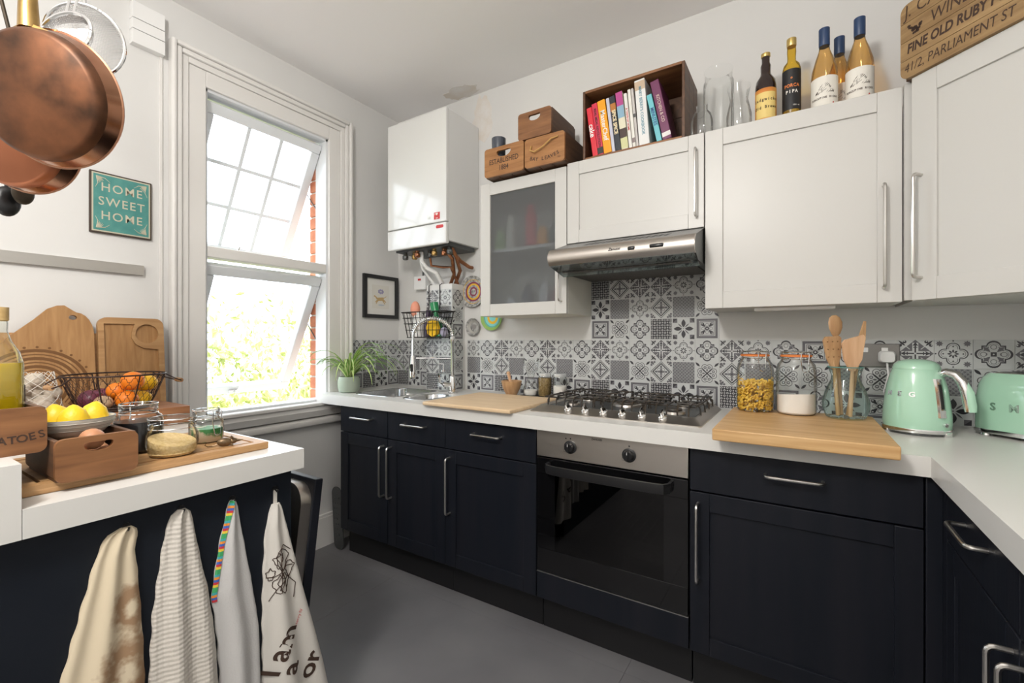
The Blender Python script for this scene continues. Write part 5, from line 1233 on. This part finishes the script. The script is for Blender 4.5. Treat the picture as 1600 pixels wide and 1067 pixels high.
def hook(t, y, z):
    MB().tube([(XP-.001, y, z+.012), (XP+.012, y, z+.006), (XP+.016, y, z+.012)], .0025, 6).lathe([(.008, 0), (.008, .003)], 12, M=TR(XP-.0002, y, z+.012) @ RY(90)).build('hook', BLKPL, t)
def towel(label, rows, dep, folds, ph, m):
    t = thing('tea_towel', label, 'towel', (XP, (rows[-1][1]+rows[-1][2])/2, rows[-1][0])); tw = Towel(rows, dep, folds, ph)
    return t, tw, m
# 1: cream towel with a brown animal print
m1, n_, l_, p_ = _new('towel_cream_print'); p_.inputs['Roughness'].default_value = .9
tc = n_.new('ShaderNodeTexCoord'); 
def sphere_mask(cy_, cz_, ry_, rz_, r0, r1):
    mp = n_.new('ShaderNodeMapping'); mp.inputs['Location'].default_value = (0, -cy_/ry_, -cz_/rz_); mp.inputs['Scale'].default_value = (0, 1/ry_, 1/rz_); l_.new(tc.outputs['Object'], mp.inputs['Vector'])
    nz = n_.new('ShaderNodeTexNoise'); nz.inputs['Scale'].default_value = 60; l_.new(tc.outputs['Object'], nz.inputs['Vector'])
    ln = n_.new('ShaderNodeVectorMath'); ln.operation = 'LENGTH'; l_.new(mp.outputs[0], ln.inputs[0])
    ad = n_.new('ShaderNodeMath'); ad.operation = 'MULTIPLY_ADD'; ad.inputs[1].default_value = .9; l_.new(nz.outputs['Fac'], ad.inputs[0]); l_.new(ln.outputs['Value'], ad.inputs[2])
    cr = n_.new('ShaderNodeValToRGB'); e = cr.color_ramp.elements; e[0].position = 0; e[0].color = (0, 0, 0, 1); e[1].position = 1; e[1].color = (0, 0, 0, 1)
    for pos, v in ((max(.001, r0/2.0-.14), 0), (r0/2.0+.04, .85), (r1/2.0-.02, .85), (min(.999, r1/2.0+.2), 0)): x_ = e.new(pos); x_.color = (v, v, v, 1)
    hv_ = n_.new('ShaderNodeMath'); hv_.operation = 'MULTIPLY'; hv_.inputs[1].default_value = .5; l_.new(ad.outputs[0], hv_.inputs[0]); l_.new(hv_.outputs[0], cr.inputs['Fac'])
    return cr.outputs['Color']
base = (.68, .58, .42)
rows1 = [(.812, -1.885, -1.866), (.806, -1.902, -1.858), (.79, -1.915, -1.856), (.76, -1.926, -1.860), (.66, -1.950, -1.852), (.54, -1.978, -1.845), (.40, -2.005, -1.841), (.28, -2.02, -1.84)]
oy, oz = (rows1[-1][1]+rows1[-1][2])/2, rows1[-1][0]
prev = None
for spec in ((-1.868-oy, .64-oz, .030, .045, .95, 1.35), (-1.875-oy, .50-oz, .05, .08, .9, 1.25), (-1.852-oy, .42-oz, .04, .1, .3, .9), (-1.90-oy, .40-oz, .02, .09, .3, .8)):
    mk = sphere_mask(*spec); mx = n_.new('ShaderNodeMix'); mx.data_type = 'RGBA'
    if prev is None: mx.inputs[6].default_value = c4(base)
    else: l_.new(prev, mx.inputs[6])
    mx.inputs[7].default_value = (.28, .15, .07, 1); l_.new(mk, mx.inputs[0]); prev = mx.outputs[2]
l_.new(prev, p_.inputs['Base Color'])
t, tw, m = towel('cream tea towel with a brown animal print', rows1, .036, 2.2, .4, m1)
tw.mesh().build('cloth', m1, t); hook(t, -1.874, .80)
# 2: white waffle towel
m2, n_, l_, p_ = _new('towel_waffle'); p_.inputs['Roughness'].default_value = .95; p_.inputs['Base Color'].default_value = (.64, .60, .54, 1)
tc = n_.new('ShaderNodeTexCoord'); ck = n_.new('ShaderNodeTexWave'); ck.wave_type = 'BANDS'; ck.bands_direction = 'Z'; ck.inputs['Scale'].default_value = 30; ck.inputs['Distortion'].default_value = 1.2
ck2 = n_.new('ShaderNodeTexWave'); ck2.bands_direction = 'Y'; ck2.inputs['Scale'].default_value = 34; ck2.inputs['Distortion'].default_value = 1
mu = n_.new('ShaderNodeMath'); mu.operation = 'ADD'; bpn = n_.new('ShaderNodeBump'); bpn.inputs['Strength'].default_value = .22; bpn.inputs['Distance'].default_value = .004
for q in (ck, ck2): l_.new(tc.outputs['Object'], q.inputs['Vector'])
l_.new(ck.outputs['Fac'], mu.inputs[0]); l_.new(ck2.outputs['Fac'], mu.inputs[1]); l_.new(mu.outputs[0], bpn.inputs['Height']); l_.new(bpn.outputs['Normal'], p_.inputs['Normal'])
t, tw, m = towel('off-white waffle weave tea towel', [(.818, -1.779, -1.764), (.810, -1.790, -1.755), (.78, -1.803, -1.748), (.70, -1.815, -1.735), (.60, -1.828, -1.715), (.48, -1.834, -1.700), (.34, -1.836, -1.692), (.22, -1.838, -1.69)], .040, 2.0, 1.2, m2)
tw.mesh().build('cloth', m2, t); hook(t, -1.771, .806)
# 3: grey towel with a rainbow edge
m3 = mat('towel_pale_grey', (.56, .55, .54), .95, bump=.25, bscale=220)
rows3 = [(.806, -1.664, -1.653), (.79, -1.670, -1.648), (.70, -1.690, -1.633), (.58, -1.708, -1.612), (.50, -1.698, -1.6), (.45, -1.694, -1.593), (.30, -1.686, -1.589), (.18, -1.684, -1.589)]
t, tw, m = towel('pale grey tea towel with a rainbow woven edge', rows3, .034, 1.5, .2, m3)
tw.mesh().build('cloth', m3, t); hook(t, -1.658, .796)
RB = [mat('rainbow_%s' % nm, c, .8) for nm, c in (('green', (.05, .35, .12)), ('yellow', (.75, .55, .05)), ('red', (.55, .04, .05)), ('blue', (.05, .12, .45)), ('orange', (.75, .25, .03)), ('teal', (.05, .35, .4)))]
for i in range(40):
    z0, z1 = .806-i*.006, .806-(i+1)*.006; a0, a1 = tw.lr(z0)[0], tw.lr(z1)[0]; wd = .010
    pts = [(tw.x(a0+wd*q, z0)+.0018, a0+wd*q-.001, z0) for q in (0, .33, .66, 1)]+[(tw.x(a1+wd*q, z1)+.0018, a1+wd*q-.001, z1) for q in (1, .66, .33, 0)]
    MB().add(pts, [(0, 7, 6, 1), (1, 6, 5, 2), (2, 5, 4, 3)]).build('rainbow_edge', RB[(i*5+i//7) % 6], t, 0)
# 4: white towel with flower drawing and lettering
m4 = mat('towel_white_cotton', (.66, .63, .58), .85, bump=.15, bscale=120)
rows4 = [(.762, -1.556, -1.536), (.75, -1.560, -1.530), (.70, -1.574, -1.517), (.60, -1.580, -1.492), (.48, -1.583, -1.462), (.36, -1.583, -1.430), (.25, -1.583, -1.402), (.12, -1.583, -1.375)]
t, tw, m = towel('white tea towel with black flower drawing and lettering', rows4, .040, 1.6, .9, m4)
tw.mesh().build('cloth', m4, t)
MB().box(XP+.001, XP+.003, -1.551, -1.541, .757, .80).build('hanging_loop', m4, t, 0); hook(t, -1.546, .79)
def draw(y, z): return (tw.x(y, z)+.0012, y, z)
b = MB()
def curve(pts, n=6):
    P = []
    for i in range(len(pts)-1):
        for k in range(n): q = k/n; P.append(draw(pts[i][0]+(pts[i+1][0]-pts[i][0])*q, pts[i][1]+(pts[i+1][1]-pts[i][1])*q))
    P.append(draw(*pts[-1])); b.tube(P, .0011, 5)
fy, fz = -1.540, .575
for k in range(6):
    a = k*1.05+.3*math.sin(k*2.1); pts = []
    for q in range(26):
        u_ = q/25*2*PI; rr_ = .021+.006*math.sin(k*1.7)+.0025*math.sin(7*u_+k)
        pts.append((fy+.026*math.cos(a)+rr_*(.75+.2*math.sin(3*u_))*math.cos(u_)*.8, fz+.034*math.sin(a)+rr_*(.9+.15*math.cos(4*u_))*math.sin(u_)))
    curve(pts+[pts[0]], 2)
    curve([(fy, fz), (fy+.02*math.cos(a+.3), fz+.028*math.sin(a+.3)), (fy+.036*math.cos(a+.1), fz+.05*math.sin(a+.1))], 5)
curve([(fy-.03, fz-.07), (fy-.01, fz-.04), (fy+.02, fz-.02), (fy+.045, fz-.05), (fy+.04, fz-.09)]); curve([(fy-.01, fz+.055), (fy+.01, fz+.07), (fy+.03, fz+.05)])
b.build('flower_drawing', INK, t, 0, kind='stuff')
def ttext(s_, size, y, z, ang, m_, bold=.02):
    q = MB().text(s_, size, TR(), bold=bold, align='LEFT'); ca_, sa_ = math.cos(R(ang)), math.sin(R(ang)); b_ = MB()
    b_.add([draw(y+px*ca_-py*sa_, z+px*sa_+py*ca_) for px, py, _ in q.v], []); b_.f = q.f; b_.m = q.m; b_.build('lettering', m_, t, 0)
ttext('I am', .075, -1.572, .30, 62, INK); ttext('a', .075, -1.525, .285, 62, INK); ttext('or', .075, -1.47, .235, 62, INK); ttext('Henry IV', .012, -1.495, .40, 66, RED, 0)
# ================================================================== hanging pans
rk = thing('pot_rail', 'black ceiling rail carrying the copper pans over the peninsula', 'pot rail', (1.05, -2.05, 2.2))
MB().tube([(.75, -2.05, 2.2), (1.35, -2.05, 2.2)], .009, 10).tube([(.75, -2.05, 2.2), (.75, -2.05, CZ)], .005, 8).tube([(1.35, -2.05, 2.2), (1.35, -2.05, CZ)], .005, 8).build('rail', BLACKWIRE, rk)
def pan(label, P, n, rb, rr_, dep, mb_, ms_, hang, handle=True):
    t = thing('copper_pan', label, 'pan', P); n = Vector(n).normalized()
    M = Matrix.Translation(P) @ n.to_track_quat('Z', 'Y').to_matrix().to_4x4()
    MB().lathe([(0, 0), (rb*.93, 0), (rb, -.006), (rb+(rr_-rb)*.3, -.02)], 64, M=M, cap=False).build('base', mb_, t, 50)
    MB().lathe([(rb+(rr_-rb)*.3, -.02), (rr_, -dep), (rr_+.003, -dep-.001), (rr_+.002, -dep-.004), (rr_-.004, -dep-.003), (rb-.004, -.02), (rb-.012, -.006), (0, -.005)], 64, M=M, cap=False).build('side', ms_, t, 50)
    up = Vector((0, 0, 1))-n*n.z; up.normalize(); side = n.cross(up)
    d = (up+side*hang).normalized()
    c = Vector(P)-n*(dep*.55)
    if handle:
        h0 = c+d*(rb+.001); fl2 = MB()
        fl2.tube([h0-side*.035-d*.006, h0+d*.006, h0+side*.035-d*.006], [.006, .009, .006], 8)
        fl2.tube([h0, h0+d*.06+n*(-.015), h0+d*.14+n*(-.03), h0+d*.22-n*.03], [.016, .0135, .0115, .012], 12).build('handle', BRASS, t)
        top = h0+d*.22-n*.03
        MB().tube([top, Vector((top.x, top.y, 2.2)) if abs(top.y+2.05) < .02 else top+Vector((0, -2.05-top.y, 0))*.5+Vector((0, 0, .05)), Vector((max(.78, min(1.32, top.x)), -2.05, 2.192))], .003, 6).build('hook', BLACKWIRE, t)
    return t
P1 = (1.161, -2.017, 1.679); n1 = (.561, -.798, -.219)
pan('large aged copper pan hanging with its mottled base outwards', P1, n1, .115, .126, .045, COPPER, COPSIDE, .05)
pan('brighter copper pan hanging behind and below the large one', (0.936, -2.02, 1.659), (.56, -.79, -.24), .108, .12, .05, COPPERB, COPSIDE, .1)
MESHM = mat('sieve_mesh', (.58, .58, .58), .35, .9)
def sieve(label, P, n, r, hl_, topx):
    t = thing('sieve', label, 'sieve', P); n = Vector(n).normalized(); M = Matrix.Translation(P) @ n.to_track_quat('Z', 'Y').to_matrix().to_4x4()
    MB().tube([M @ Vector((r*math.cos(2*PI*i/40), r*math.sin(2*PI*i/40), 0)) for i in range(40)], .004, 8, closed=True).build('rim', CHROME, t)
    b = MB(); N = 22
    def bowl(x, y): q = (x*x+y*y)/(r*r); return M @ Vector((x, y, -r*.5*math.sqrt(max(0, 1-q))))
    for i in range(-N, N+1):
        q = i/N*r*.98; w_ = math.sqrt(max(0, r*r-q*q))
        if w_ < .004: continue
        b.tube([bowl(q, w_*(k/6)) for k in range(-6, 7)], .0006, 3); b.tube([bowl(w_*(k/6), q) for k in range(-6, 7)], .0006, 3)
    b.build('wire_mesh', MESHM, t, 0, kind='stuff')
    up = Vector((0, 0, 1))-n*n.z; up.normalize(); h0 = Vector(P)+up*r
    b = MB()
    for s_ in (-1, 1): b.tube([h0+n.cross(up)*.008*s_, h0+up*hl_*.6+n.cross(up)*.008*s_, h0+up*hl_], .0025, 6)
    b.tube([h0+up*hl_, Vector((topx, -2.05, 2.192))], .003, 6); b.build('handle', CHROME, t)
sieve('large fine-mesh steel sieve hanging behind the copper pans', (.99, -1.90, 1.905), (.75, -.62, -.2), .075, .14, .95)
sieve('small steel mesh sieve hanging close behind the large copper pan', (1.08, -1.955, 1.855), (.5, -.8, .2), .055, .16, 1.08)
def ladle(label, x, y, zb2, r, m_, topx):
    t = thing('ladle', label, 'ladle', (x, y, zb2))
    MB().ball((0, 0, r*1.45), (r*.55, r, r*1.45)).build('bowl', m_, t, world=False)
    MB().tube([(0, 0, r*2.6), (0, 0, .3), (topx-x, -2.05-y, 2.192-zb2)], .004, 8).build('handle', m_, t, world=False)
ladle('black ladle hanging below the bright copper pan', 0.706, -1.976, 1.524, .026, BLKPL, .80)
ladle('brown-black spoon hanging lowest under the copper pans', 0.742, -1.954, 1.553, .021, mat('dark_bronze', (.06, .045, .03), .4, .5), .86)
